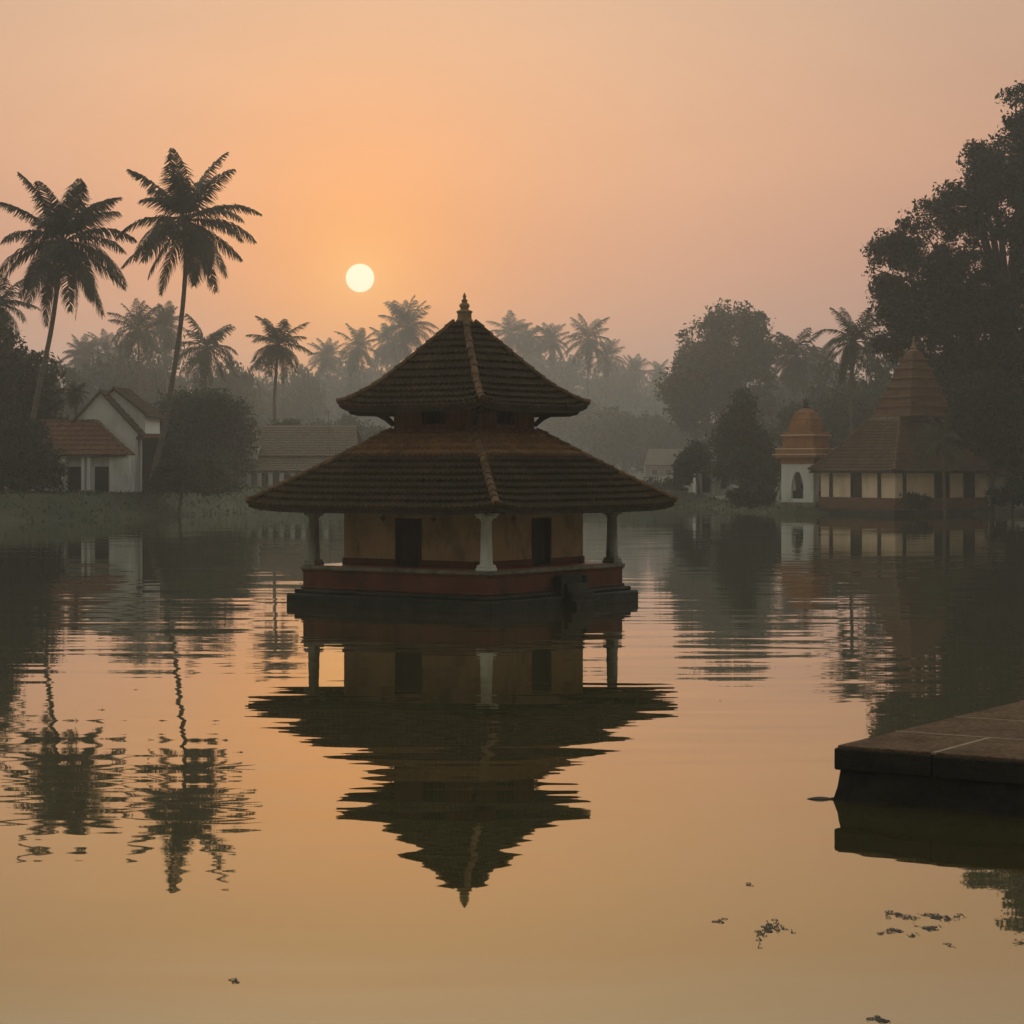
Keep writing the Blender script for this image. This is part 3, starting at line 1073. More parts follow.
# small hazy house among the trees right of the pavilion
YC = 600.0
hx = X_(668, YC)
hc = empty('hazy_cottage', (hx, YC, 2.0), R_(3))
tag(hc, 'small tile-roofed cottage fading into the mist right of the pavilion', 'cottage')
xx = lambda px: X_(px, YC) - hx
zz = lambda py: Z_(py, YC) - 2.0
b = MB()
b.box(xx(646), xx(690), 0, 6, -.4, zz(464))
b.build('wall', MAT['ledge'], hc)
slope(hc, 'roof', (xx(643), -.8, zz(465)), (xx(694), -.8, zz(465)), (xx(688), 3, zz(449)), (xx(650), 3, zz(449)), MAT['tile_grey'], 80, n=7, tw=.4)
slope(hc, 'rear_roof', (xx(694), 6.8, zz(465)), (xx(643), 6.8, zz(465)), (xx(650), 3.02, zz(449)), (xx(688), 3.02, zz(449)), MAT['tile_grey'], 81, n=5, tw=.6)
for a_, c_ in ((652, 657), (666, 672), (679, 684)):
    door_part(hc, xx(a_), xx(c_), 0, 0, zz(470), MAT['door'], 'door')

# white-posted hut under the dark trees
YD = 255.0
hx = X_(713, YD)
hd = empty('posted_hut', (hx, YD, 1.5), R_(4))
tag(hd, 'little hut with thin white posts under dark trees', 'hut')
xx = lambda px: X_(px, YD) - hx
zz = lambda py: Z_(py, YD) - 1.5
b = MB()
b.box(xx(697), xx(731), 0, 3.2, -.4, zz(471))
b.build('wall', MAT['whitewall'], hd)
slope(hd, 'roof', (xx(691), -1.7, zz(472)), (xx(737), -1.7, zz(472)), (xx(733), 1.7, zz(461)), (xx(695), 1.7, zz(461)), MAT['tile_brown'], 84, n=6, tw=.36)
slope(hd, 'rear_roof', (xx(737), 4, zz(470)), (xx(691), 4, zz(470)), (xx(695), 1.72, zz(461)), (xx(733), 1.72, zz(461)), MAT['tile_brown'], 85, n=4, tw=.6)
for px in (695, 712, 730):
    post(hd, xx(px), -1.3, -.3, zz(471.5), .11, MAT['lime'])
door_part(hd, xx(702), xx(710), 0, 0, zz(474), MAT['void'], 'door')
door_part(hd, xx(721), xx(727), 0, .4, zz(475), MAT['void'], 'window')

# ------------------------------------------------------------------ shrine kiosk on the right shore
YK = 217.0
kx = X_(806, YK)
kz = .45
kk = empty('shrine_kiosk', (kx, YK, kz), R_(54))
tag(kk, 'small white domed shrine kiosk with terracotta tiers at the waterside', 'shrine')
zz = lambda py: Z_(py, YK) - kz
k2 = q2 * YK / F
hw = 25.5 * k2
b = MB()
s = 32 * k2
b.box(-s, s, -s, s, -1.6, zz(502), bev=.05)
b.build('base', MAT['ledge'], kk)
b = MB()
aw, zs, zt_ = .64, zz(485), zz(471.5)
zb_ = zz(502)
arch = [(-aw, zb_ + .35)] + [(-aw, zs)] + [(-aw * math.cos(t) * (1 - .15 * math.sin(2 * t)), zs + (zt_ - zs) * math.sin(t)) for t in np.linspace(.15, math.pi / 2, 7)]
arch = arch + [(-x, z) for x, z in reversed(arch[:-1])]
for sd in range(4):
    T = Matrix.Rotation(sd * math.pi / 2, 4, 'Z')
    # wall with a pointed arch cut through it: left pier, right pier, sill, head
    zc = zz(464)
    for yy, flip in ((-hw, False), (-hw + .3, True)):
        polys = [[(-hw, zb_), (-aw, zb_), (-aw, zc), (-hw, zc)], [(aw, zb_), (hw, zb_), (hw, zc), (aw, zc)], [(-aw, zb_), (aw, zb_), (aw, zb_ + .35), (-aw, zb_ + .35)]]
        for i in range(1, len(arch) - 2):
            (xa, za), (xb_, zb2) = arch[i], arch[i + 1]
            if abs(xb_ - xa) > 1e-6:
                polys.append([(xa, za), (xb_, zb2), (xb_, zc), (xa, zc)])
        for pl in polys:
            pts = [T @ Vector((x, yy, z)) for x, z in pl]
            b.face(list(reversed(pts)) if flip else pts)
    for i in range(len(arch) - 1):
        (xa, za), (xb_, zb2) = arch[i], arch[i + 1]
        b.face([T @ Vector(p) for p in ((xa, -hw, za), (xa, -hw + .3, za), (xb_, -hw + .3, zb2), (xb_, -hw, zb2))])
b.build('wall', MAT['whitewall'], kk)
b = MB()
b.box(-hw + .6, hw - .6, -hw + .6, hw - .6, zb_, zb_ + 1.1, bev=.05)
b.lathe([(.5, zb_ + 1.1), (.55, zb_ + 1.5), (.3, zb_ + 1.9), (.22, zb_ + 2.2), (.05, zb_ + 2.35)], 12)
b.build('inner_altar', MAT['wood'], kk)
b = MB()
for hs, za, zb2 in ((25.5 * k2 + .06, 464, 459), (31 * k2, 459, 457), (35 * k2, 457, 454.5), (32 * k2, 454.5, 449)):
    b.box(-hs, hs, -hs, hs, zz(za), zz(zb2) - .004, bev=.03)
b.build('cornice', MAT['orange'], kk)
b = MB()
for hs, zp in ((31.3 * k2, 457), (35.3 * k2, 454.5), (32.3 * k2, 449.0), (24 * k2 + .2, 435.4), (25.9 * k2, 464)):
    b.box(-hs, hs, -hs, hs, zz(zp) - .03, zz(zp) + .05, bev=.015)
b.build('cornice_trim', MAT['cream'], kk)
b = MB()
hs = 24 * k2
b.box(-hs, hs, -hs, hs, zz(449), zz(437))
for sd in range(4):
    T = Matrix.Rotation(sd * math.pi / 2, 4, 'Z')
    for x in (-hs + .02, -hs * .35, hs * .35, hs - .16 - .02):
        b.box(x, x + .16, -hs - .05, -hs + .02, zz(449), zz(437), T=T)
b.box(-hs - .18, hs + .18, -hs - .18, hs + .18, zz(437), zz(435.5), bev=.02)
b.box(-hs - .02, hs + .02, -hs - .02, hs + .02, zz(435.5), zz(432), bev=.02)
b.build('upper_tier', MAT['orange'], kk)
b = MB()
rows = []
for t in np.linspace(0, 1, 13):
    s = max(17.5 * k2 * (1 - t ** 2.3) ** .62, .08)
    z = zz(432) + (zz(407.5) - zz(432)) * t
    rows.append([(-s, -s, z), (s, -s, z), (s, s, z), (-s, s, z)])
    if 0 < t < .85 and int(round(t * 12)) % 3 == 0:                     # shallow string courses
        rows.append([(-s - .05, -s - .05, z + .02), (s + .05, -s - .05, z + .02), (s + .05, s + .05, z + .02), (-s - .05, s + .05, z + .02)])
        rows.append([(-s - .05, -s - .05, z + .1), (s + .05, -s - .05, z + .1), (s + .05, s + .05, z + .1), (-s - .05, s + .05, z + .1)])
        rows.append([(-s, -s, z + .11), (s, -s, z + .11), (s, s, z + .11), (-s, s, z + .11)])
b.grid(rows, 0, True)
b.face(rows[-1])
b.build('dome', MAT['orange'], kk)
b = MB()
b.lathe([(.34, zz(408.2)), (.40, zz(407)), (.2, zz(406)), (.26, zz(404.5)), (.12, zz(403)), (.06, zz(401)), (.03, zz(397))], 10)
for a in range(5):
    an = a * 1.26
    b.tube([(.1 * math.cos(an), .1 * math.sin(an), zz(405)), (.28 * math.cos(an), .28 * math.sin(an), zz(401)), (.34 * math.cos(an), .34 * math.sin(an), zz(398.5))], [.05, .035, .01], 5)
b.build('finial', MAT['wood'], kk)

# ------------------------------------------------------------------ temple with the tiered tower
YT = 212.0
tx = X_(903, YT)
tz = .5
tp = empty('lakeside_temple', (tx, YT, tz), R_(30))
tag(tp, 'temple with a tall tiered pyramid tower over peach walls on the right shore', 'temple')
zz = lambda py: Z_(py, YT) - tz
t2 = q2 * YT / F
cwT = 82 * t2
b = MB()
s = 92 * t2
b.box(-s, s, -s, s, -1.6, zz(509), bev=.06)
b.build('footing', MAT['wetstone'], tp)
b = MB()
s = 84 * t2
b.box(-s, s, -s, s, zz(509), zz(497), bev=.04)
b.build('plinth', MAT['towertile'], tp)
b = MB()
b.box(-cwT, cwT, -cwT, cwT, zz(497), zz(468))
b.build('wall', MAT['cream'], tp)
face_w = 2 * cwT
for sd, opens in ((3, [(.13, .165, 'pilaster'), (.42, .56, 'door'), (.78, .815, 'pilaster')]),
                  (0, [(.08, .11, 'pilaster'), (.42, .58, 'door'), (.74, .86, 'door')])):
    T = Matrix.Rotation(sd * math.pi / 2, 4, 'Z')
    for a_, c_, nm in opens:
        x0, x1 = -cwT + a_ * face_w, -cwT + c_ * face_w
        if nm == 'door':
            b = MB()
            b.box(x0 + .1, x1 - .1, -cwT - .03, -cwT - .004, zz(497), zz(470.5), T=T)
            for k in range(1, 5):
                xk = x0 + .1 + k * (x1 - x0 - .2) / 5
                b.box(xk - .03, xk + .03, -cwT - .05, -cwT - .03, zz(497), zz(470.5), T=T)
            dd = b.build('door', MAT['door'], tp)
            b = MB()
            b.box(x0, x0 + .1, -cwT - .1, -cwT - .004, zz(497), zz(469.5), T=T)
            b.box(x1 - .1, x1, -cwT - .1, -cwT - .004, zz(497), zz(469.5), T=T)
            b.box(x0 + .1, x1 - .1, -cwT - .1, -cwT - .004, zz(470.5), zz(469.5), T=T)
            b.build('frame', MAT['wood'], dd)
        else:
            b = MB()
            b.box(x0, x1, -cwT - .12, -cwT - .004, zz(497), zz(470), T=T)
            b.build('pilaster', MAT['wood'], tp)
TR = interp_prof([(0, 95 * t2, zz(471)), (.12, 85 * t2, zz(465)), (.5, 60 * t2, zz(444)), (1, 34 * t2, zz(420))])
b = MB()
square_roof(b, TR, 16, .36, .12, lambda k: 0, 90, amp_=.03, step=.06)
e = TR(0)[0] - .05
for sd in range(4):
    T = Matrix.Rotation(sd * math.pi / 2, 4, 'Z')
    b.face([T @ Vector(p) for p in ((-e, -e, zz(471) - .05), (e, -e, zz(471) - .05), (cwT, -cwT, zz(467.5)), (-cwT, -cwT, zz(467.5)))], 1)
    b.face([T @ Vector(p) for p in ((-e, -e, zz(473)), (e, -e, zz(473)), (e, -e, zz(471) - .04), (-e, -e, zz(471) - .04))], 1)
tr_ = b.build('lower_roof', [MAT['tile_brown'], MAT['wood']], tp)
for sx, sy in ((-1, -1), (1, -1), (1, 1), (-1, 1)):
    b = MB()
    ridge_tiles(b, hip_line(TR, sx, sy, .12, .03), 18, .14, rnd)
    b.build('hip_ridge', MAT['ridge'], tr_)
b = MB()
s = 35 * t2
b.box(-s, s, -s, s, zz(421.5), zz(419), bev=.03)
s = 33 * t2
b.box(-s, s, -s, s, zz(419), zz(417.2), bev=.03)
b.build('tower_ledge', MAT['ledge'], tp)
# tiered tower
tox, toy = 1.0 * math.cos(R_(30)), -1.0 * math.sin(R_(30))
for k in range(7):
    v0, v1 = k / 7, (k + 1) / 7
    f = lambda v: (39.5 * (1 - v) ** .95 + 6.5 * v) * t2
    z = lambda v: zz(417.2) + (zz(351) - zz(417.2)) * v
    b = MB()
    hgt = z(v1) - z(v0)
    sa, sb = f(v0), f(v1) + .05
    L0 = [(sa + .22, z(v0)), (sa + .22, z(v0) + .16), (sa - .04, z(v0) + .22), (sa * .55 + sb * .45, z(v0) + hgt * .55), (sb, z(v1) - .002)]
    rows = [[(-q + tox, -q + toy, h_), (q + tox, -q + toy, h_), (q + tox, q + toy, h_), (-q + tox, q + toy, h_)] for q, h_ in L0]
    b.grid(rows, 0, True)
    b.face(list(reversed(rows[0])))
    b.face(rows[-1])
    b.build('tower_tier', MAT['towertile'], tp)
b = MB()
b.lathe([(.55, zz(352)), (.45, zz(350.5)), (.25, zz(349)), (.34, zz(347.5)), (.16, zz(346)), (.2, zz(344)), (.1, zz(342)), (.05, zz(336))], 10, c=(tox, toy, 0))
b.build('finial', MAT['finial'], tp)

# low whitewashed annex right of the temple
YX = 214.0
hx = X_(1000, YX)
an = empty('temple_annex', (hx, YX, .6), R_(-6))
tag(an, 'low whitewashed annex partly hidden under the big dark tree', 'annex')
xx = lambda px: X_(px, YX) - hx
zz = lambda py: Z_(py, YX) - .6
b = MB()
b.box(xx(984), xx(1030), 0, 5, -1.0, zz(474))
b.build('wall', MAT['whitewall'], an)
slope(an, 'roof', (xx(980), -1.0, zz(474.5)), (xx(1034), -1.0, zz(474.5)), (xx(1030), 2.6, zz(460)), (xx(984), 2.6, zz(460)), MAT['tile_brown'], 95, n=7, tw=.4)
slope(an, 'rear_roof', (xx(1034), 6, zz(474.5)), (xx(980), 6, zz(474.5)), (xx(984), 2.62, zz(460)), (xx(1030), 2.62, zz(460)), MAT['tile_brown'], 96, n=4, tw=.7)
door_part(an, xx(996), xx(1007), 0, -.1, zz(490), MAT['void'], 'door')


# ------------------------------------------------------------------ palms
def frond_np(rs, az, el, Lf, droop, nl, lw, ll, curl):
    """one palm frond: a tapered rachis and two rows of hanging leaflets; returns quads (n,4,3)"""
    ns = 14
    pts = [np.zeros(3)]
    ca, sa = math.cos(az), math.sin(az)
    for i in range(ns):
        t = (i + .5) / ns
        e = el - droop * t ** 1.25
        pts.append(pts[-1] + np.array([ca * math.cos(e), sa * math.cos(e), math.sin(e)]) * Lf / ns)
    pts = np.array(pts)
    side0 = np.array([-sa, ca, 0.0])
    quads = []
    fl = rs.uniform(.85, 1.1)
    tear = rs.random() < .6
    curl = curl * rs.uniform(.75, 1.3)
    for i in range(ns):                                        # rachis
        w0, w1 = .075 * (1 - i / ns) + .012, .075 * (1 - (i + 1) / ns) + .012
        quads.append([pts[i] - side0 * w0, pts[i] + side0 * w0, pts[i + 1] + side0 * w1, pts[i + 1] - side0 * w1])
        up = np.array([0, 0, 1.0])
        quads.append([pts[i] - up * w0, pts[i] + up * w0, pts[i + 1] + up * w1, pts[i + 1] - up * w1])
    for sgn in (-1, 1):
        for k in range(nl):
            t = .12 + .88 * (k + rs.uniform(-.3, .3)) / nl
            t = min(max(t, .08), .995)
            f = t * ns
            i = min(int(f), ns - 1)
            p = pts[i] + (pts[i + 1] - pts[i]) * (f - i)
            d = pts[i + 1] - pts[i]
            d = d / np.linalg.norm(d)
            upv = np.cross(side0, d)
            if upv[2] < 0:
                upv = -upv
            prof_ = math.sin(math.pi * min(1, (.16 + .84 * t))) ** .6 * (1 - .25 * t) + .12
            l = ll * prof_ * rs.uniform(.82, 1.1) * fl
            if tear and rs.random() < .07:
                continue
            a1 = side0 * sgn * rs.uniform(.75, .95) + d * (.42 + .55 * t + rs.uniform(-.07, .1)) + upv * rs.uniform(-.1, .15)
            a1 /= np.linalg.norm(a1)
            a2 = a1 * .75 + np.array([0, 0, -1.0]) * curl * rs.uniform(.6, 1.25) + d * .1
            a2 /= np.linalg.norm(a2)
            wv = d * lw * rs.uniform(.8, 1.2)
            m_ = p + a1 * l * .45
            e_ = m_ + a2 * l * .6
            quads.append([p - wv * .35, p + wv * .35, m_ + wv * .5, m_ - wv * .5])
            quads.append([m_ - wv * .5, m_ + wv * .5, e_ + wv * .08, e_ - wv * .08])
    return quads


def palm_crown(seed, nf, Lf, nl, lw, ll, name, parent=None, lo=-1.25, hi=1.45, curl=1.0, droop=(.9, 1.7)):
    rs = random.Random(seed)
    quads = []
    for k in range(nf):
        u = (k + rs.uniform(0, 1)) / nf
        el = lo + (hi - lo) * u + rs.uniform(-.1, .1)
        az = k * 2.39996 + rs.uniform(-.35, .35)
        if el > .75:
            dr = rs.uniform(.55, .95)
        elif el > -.35:
            dr = rs.uniform(*droop)
        else:
            dr = rs.uniform(.3, .6)
        quads += frond_np(rs, az, el, Lf * rs.uniform(.85, 1.08), dr, nl, lw, ll, curl)
    q = np.array(quads)
    v = q.reshape(-1, 3)
    return mesh_np(name, v, np.arange(len(v)).reshape(-1, 4), MAT['palm'], parent)


def coconuts(parent, seed, at_, r=.55):
    rs = random.Random(seed)
    for k in range(7):
        a = rs.uniform(0, 6.28)
        b = MB()
        b.lathe([(.02, -.17), (.11, -.11), (.145, 0), (.11, .11), (.02, .16)], 7)
        o = b.build('coconut', MAT['wood'], parent, smooth=True)
        o.location = at_ + Vector((r * math.cos(a), r * math.sin(a), rs.uniform(-.75, -.25)))


def tall_palm(label, base_px, base_Y, crown_px, path, seed, nf, Lf, base_z=None, **kw):
    """a leaning palm; path lists the pixels the trunk passes between base and crown"""
    b0 = P(base_px[0], base_px[1], base_Y)
    zb = gz(b0.x, base_Y)
    root = empty('coconut_palm', (b0.x, base_Y, zb))
    tag(root, label, 'palm', 'tall foreground palms')
    pts = [Vector((0, 0, -.4))] + [P(x, y, base_Y) - Vector((b0.x, base_Y, zb)) for x, y in path]
    c = P(crown_px[0], crown_px[1], base_Y) - Vector((b0.x, base_Y, zb))
    pts.append(c)
    # smooth the trunk
    ctrl = pts
    sm = []
    n = len(ctrl)
    for i in range(n - 1):
        p0, p1, p2, p3 = ctrl[max(i - 1, 0)], ctrl[i], ctrl[i + 1], ctrl[min(i + 2, n - 1)]
        for k in range(8):
            t = k / 8
            sm.append(.5 * ((2 * p1) + (-p0 + p2) * t + (2 * p0 - 5 * p1 + 4 * p2 - p3) * t * t + (-p0 + 3 * p1 - 3 * p2 + p3) * t ** 3))
    sm.append(ctrl[-1])
    rad = [.29 - .11 * (i / (len(sm) - 1)) + (.2 * (1 - i / 5) if i < 5 else 0) + .012 * (i % 2) for i in range(len(sm))]
    b = MB()
    b.tube(sm, rad, 10)
    b.build('trunk', MAT['trunk'], root, smooth=True)
    cr_ = palm_crown(seed, nf, Lf, name='crown', parent=root, **kw)
    cr_.location = c
    coconuts(root, seed, c)
    return root


tall_palm('tall palm leaning right beside the orange porch roof, the left of the pair', (22, 489), 203, (63, 242), [(28, 450), (38, 392), (52, 325)], 14, 33, 7.7,
          nl=64, lw=.15, ll=2.1, lo=-1.2, hi=1.4, curl=.95, droop=(.9, 1.3))
tall_palm('tallest palm with a bent bare trunk, right of the white gabled house', (150, 488), 205, (187, 221), [(154, 470), (163, 432), (176, 358), (184, 292)], 12, 30, 7.2,
          nl=62, lw=.15, ll=2.0, lo=-1.15, hi=1.4, curl=.95, droop=(.9, 1.3))

# shared crowns for the palms further off
far_crowns = [palm_crown(100 + i, 24 + (i * 5) % 13, 4.6 + .2 * i, 28, .15, 1.5 + .1 * (i % 3), 'crown', None, lo=-1.2 + .12 * (i % 3), hi=1.25 + .07 * i, curl=.8, droop=(.8 + .1 * (i % 4), 1.4 + .08 * i)) for i in range(6)]
tb = MB()
tb.tube([(0, 0, -.05), (.02, .01, .3), (.03, 0, .6), (.0, 0, 1.0)], [.021, .016, .013, .010], 8)
far_trunk = tb.build('trunk', MAT['trunk'], None, smooth=True)
PALMS = [  # crown pixel, distance, crown radius in pixels, label
    (-3, 306, 226, 46, 'drooping palm cut by the left picture edge, behind the dark tree'),
    (75, 393, 222, 16, 'short palm poking up behind the white gable'),
    (84, 356, 330, 24, 'hazy palm seen between the two tall palms, the left one'),
    (107, 352, 335, 25, 'hazy palm seen between the two tall palms, near the leaning trunk'),
    (138, 330, 300, 30, 'misty bushy palm just left of the tallest bent trunk'),
    (164, 327, 310, 24, 'misty palm directly behind the tallest bent trunk'),
    (206, 348, 290, 40, 'broad misty palm right of the tallest bent trunk'),
    (278, 346, 285, 36, 'lone grey palm rising above the long faded roof'),
    (327, 357, 360, 22, 'small misty palm below the sun'),
    (358, 348, 350, 25, 'misty palm just right below the sun'),
    (388, 343, 365, 22, 'small misty palm tucked beside the taller one left of the upper roof'),
    (407, 328, 350, 30, 'taller misty palm close to the left slope of the upper roof'),
    (511, 334, 370, 28, 'misty palm nearest the right slope of the upper roof'),
    (528, 340, 372, 20, 'thin misty palm half merged with the one by the upper roof'),
    (550, 341, 370, 22, 'small misty palm left of the bright-stemmed one'),
    (588, 340, 352, 28, 'misty palm standing clear above the right eave of the upper roof'),
    (607, 357, 372, 20, 'low misty palm leaning out from the right of the clear one'),
    (634, 373, 395, 18, 'faint small palm in the gap before the round-headed tree'),
    (659, 372, 395, 17, 'faint small palm touching the round-headed tree'),
    (795, 358, 305, 36, 'wide misty palm between the round-headed tree and the domed kiosk'),
    (820, 364, 320, 24, 'small misty palm above the domed kiosk'),
    (854, 342, 272, 40, 'dark palm with hanging fronds against the big tree'),
]
for i, (px, py, Y, rp, lab) in enumerate(PALMS):
    Y = Y if Y < 280 else 280 + (Y - 280) * 7.0
    c = P(px, py, Y)
    zb = gz(c.x, Y)
    root = empty('coconut_palm', (c.x, Y, zb), i * 1.37)
    tag(root, lab, 'palm', 'misty palms beyond the lake')
    hgt = c.z - zb
    sc1 = rp * Y / F / 4.6
    cr_ = far_crowns[i % 6].copy() if i >= 6 else far_crowns[i]
    tk = far_trunk.copy() if i else far_trunk
    if i >= 6:
        COL.objects.link(cr_)
    if i:
        COL.objects.link(tk)
    cr_.parent = root
    tk.parent = root
    cr_.location = (0, 0, hgt)
    cr_.rotation_euler = (.16 * math.sin(i * 2.3), .16 * math.cos(i * 3.1), i * .9)
    cr_.scale = (sc1, sc1, sc1)
    tk.scale = (18, 18, hgt)


# ------------------------------------------------------------------ broad-leaved trees
def leaf_cloud(rs, lobes, n_cl, n_lf, sig, size, flat=.75):
    """leaves gathered in clumps that fill the lobes (x, y, z, rx, ry, rz)"""
    L = np.array(lobes, float)
    vol = (L[:, 3] * L[:, 5]) ** .9
    pick = rs.choice(len(L), n_cl, p=vol / vol.sum())
    d = rs.normal(size=(n_cl, 3))
    d /= np.linalg.norm(d, axis=1)[:, None]
    r = rs.uniform(0, 1, n_cl) ** .42
    cen = L[pick, :3] + d * L[pick, 3:] * r[:, None]
    n = n_cl * n_lf
    sg = sig * rs.uniform(.55, 1.3, n_cl)
    off = np.clip(rs.normal(size=(n_cl, n_lf, 3)), -1.7, 1.7) * sg[:, None, None]
    off[..., 2] *= flat
    p = (cen[:, None, :] + off).reshape(n, 3)
    a = rs.normal(size=(n, 3))
    a /= np.linalg.norm(a, axis=1)[:, None]
    b_ = np.cross(a, rs.normal(size=(n, 3)))
    b_ /= np.linalg.norm(b_, axis=1)[:, None]
    s_ = size * (rs.uniform(.45, 1.5, n) * np.repeat(rs.uniform(.75, 1.25, n_cl), n_lf))[:, None]
    q = np.stack([p - a * s_, p + b_ * s_ * .42, p + a * s_, p - b_ * s_ * .42], 1)
    return q, cen


def broad_tree(name, label, cat, loc, lobes, n_cl, n_lf, sig, size, seed, mat, trunk_r=.5, group=None, limbs=14, stems=1):
    rs = np.random.RandomState(seed)
    root = empty(name, loc)
    if label:
        tag(root, label, cat, group)
    q, cen = leaf_cloud(rs, lobes, n_cl, n_lf, sig, size)
    v = q.reshape(-1, 3)
    mesh_np('crown', v, np.arange(len(v)).reshape(-1, 4), mat, root)
    L = np.array(lobes, float)
    c = (L[:, :3] * L[:, 3:4]).sum(0) / L[:, 3].sum()
    zt2 = L[:, 2].max()
    b = MB()
    fork = Vector((c[0] * .3, c[1] * .3, max(.6, c[2] * .55)))
    tops = Vector((c[0] * .8, c[1] * .8, c[2] * .6 + zt2 * .4))
    b.tube([(0, 0, -.5), fork * .5 + Vector((.1 * trunk_r, 0, 0)), fork, fork.lerp(tops, .5) + Vector((.3, .2, 0)), tops], [trunk_r * 1.35, trunk_r, trunk_r * .85, trunk_r * .5, trunk_r * .18], 9)
    order = rs.permutation(len(cen))[:limbs]
    for i in order:
        e_ = Vector(cen[i])
        s0 = fork.lerp(tops, rs.uniform(0, .6))
        m_ = s0.lerp(e_, .5) + Vector((rs.uniform(-.5, .5), rs.uniform(-.5, .5), rs.uniform(-.2, .9))) * (e_ - s0).length * .15
        b.tube([s0, m_, e_], [trunk_r * .38, trunk_r * .22, trunk_r * .05], 6)
    b.build('trunk', MAT['bark'], root, smooth=True)
    return root


def px_lobes(base_px, Y, zb, lst, deep=.9):
    """lobes given in pixels (x, y, rx, ry [, dy]) at distance Y -> local metres"""
    out = []
    k = Y / F
    bx = (base_px - 512) * k
    for t in lst:
        x, y, rx, ry = t[:4]
        dy = t[4] if len(t) > 4 else 0.0
        out.append(((x - 512) * k - bx, dy, H - (y - YH) * k - zb, rx * k, rx * k * deep, ry * k))
    return out


def ptree(name, label, cat, base_px, Y, lst, n_cl, n_lf, sig, size, seed, mat, **kw):
    x = (base_px - 512) * Y / F
    zb = gz(x, Y)
    return broad_tree(name, label, cat, (x, Y, zb), px_lobes(base_px, Y, zb, lst), n_cl, n_lf, sig, size, seed, mat, **kw)


# the big dark tree over the temple
ptree('rain_tree', 'huge dark spreading tree towering over the temple at the right edge', 'tree', 1012, 220,
      [(1012, 158, 44, 30), (1040, 118, 36, 40), (978, 168, 24, 17), (1000, 215, 62, 32), (952, 206, 34, 18), (985, 190, 34, 20), (928, 232, 34, 20), (898, 250, 26, 20), (888, 282, 17, 18), (945, 262, 48, 26),
       (1060, 240, 60, 80), (965, 305, 58, 32), (1010, 330, 60, 62), (908, 318, 26, 24), (890, 300, 22, 24), (935, 300, 36, 34), (905, 345, 26, 22), (950, 345, 40, 30), (985, 400, 42, 60), (1040, 420, 55, 80), (1075, 150, 40, 60), (1085, 330, 42, 90, -14), (1082, 430, 36, 60, -17), (1072, 470, 26, 34, -20)],  # last lobes, out of view, are added to shade the temple's right faces
      1200, 135, .68, .22, 21, MAT['leaf_dark'], trunk_r=1.0, limbs=60)
ptree('bushy_tree', 'dark low tree crowding the temple tower from behind', 'tree', 975, 232,
      [(955, 400, 32, 52), (985, 430, 35, 60), (1020, 450, 45, 50), (940, 360, 25, 32)], 260, 90, .6, .26, 22, MAT['leaf_dark'], trunk_r=.5)
ptree('leaning_tree', 'dark leafy tree overhanging the right slope of the temple roof', 'tree', 992, 203.5,
      [(968, 424, 15, 26), (985, 438, 18, 22), (1004, 425, 24, 34), (958, 402, 9, 16), (990, 400, 22, 26), (1014, 455, 18, 22)], 230, 85, .5, .22, 24, MAT['leaf_dark'], trunk_r=.22, limbs=20)
# left bank
ptree('shade_tree', 'dense dark tree at the left edge behind the orange porch', 'tree', 15, 214,
      [(22, 388, 38, 38), (-15, 370, 40, 52), (35, 420, 28, 30), (-10, 430, 50, 50)], 340, 90, .6, .24, 31, MAT['leaf_dark'], trunk_r=.55)
ptree('garden_bush', 'dark overgrown bush at the left edge in front of the porch', 'bush', 18, 194,
      [(10, 455, 34, 28), (40, 462, 20, 22), (-20, 450, 40, 38), (28, 440, 20, 16), (52, 472, 12, 12), (30, 484, 34, 9), (-12, 482, 36, 10)], 300, 80, .5, .2, 32, MAT['leaf_dark'], trunk_r=.2, limbs=8)
ptree('mango_tree', 'rounded dark green tree between the gabled house and the long house', 'tree', 205, 252,
      [(200, 412, 34, 25), (172, 424, 24, 22), (231, 428, 20, 26), (218, 405, 18, 13), (185, 404, 14, 10), (190, 440, 36, 26), (225, 455, 26, 24), (205, 462, 44, 22), (160, 445, 16, 22)], 420, 70, .75, .25, 33, MAT['leaf'], trunk_r=.45)
ptree('garden_bush', 'low shrub thicket right of the gabled house under the rounded tree', 'bush', 178, 203,
      [(175, 472, 24, 14), (200, 474, 22, 13), (164, 466, 12, 14, 5), (218, 480, 12, 8), (156, 452, 9, 16, 9), (157, 474, 12, 12, 9), (172, 485, 26, 7), (206, 486, 28, 7), (232, 484, 14, 6)], 170, 75, .42, .19, 34, MAT['leaf_dark'], trunk_r=.15, limbs=6)
# middle distance, right of the pavilion
ptree('round_headed_tree', 'large round-headed misty tree with an airy top, right of the pavilion', 'tree', 728, 470,
      [(734, 326, 34, 19), (700, 352, 26, 24), (757, 352, 20, 26), (725, 372, 48, 38), (690, 392, 26, 36), (735, 420, 50, 40)], 480, 80, 1.1, .48, 41, MAT['leaf'], trunk_r=.8, limbs=30)
ptree('waterside_tree', 'pointed dark tree in front of the misty ones, left of the kiosk', 'tree', 745, 246,
      [(744, 412, 10, 20), (742, 438, 22, 24), (745, 465, 34, 26), (765, 470, 22, 24), (724, 450, 14, 14), (730, 428, 10, 10), (758, 440, 12, 14)], 300, 70, .62, .24, 42, MAT['leaf'], trunk_r=.35)
ptree('waterside_bush', 'dark bush leaning over the white-posted hut', 'bush', 699, 252,
      [(696, 457, 12, 13), (684, 470, 7, 14)], 90, 70, .45, .22, 43, MAT['leaf_dark'], trunk_r=.18, limbs=5)
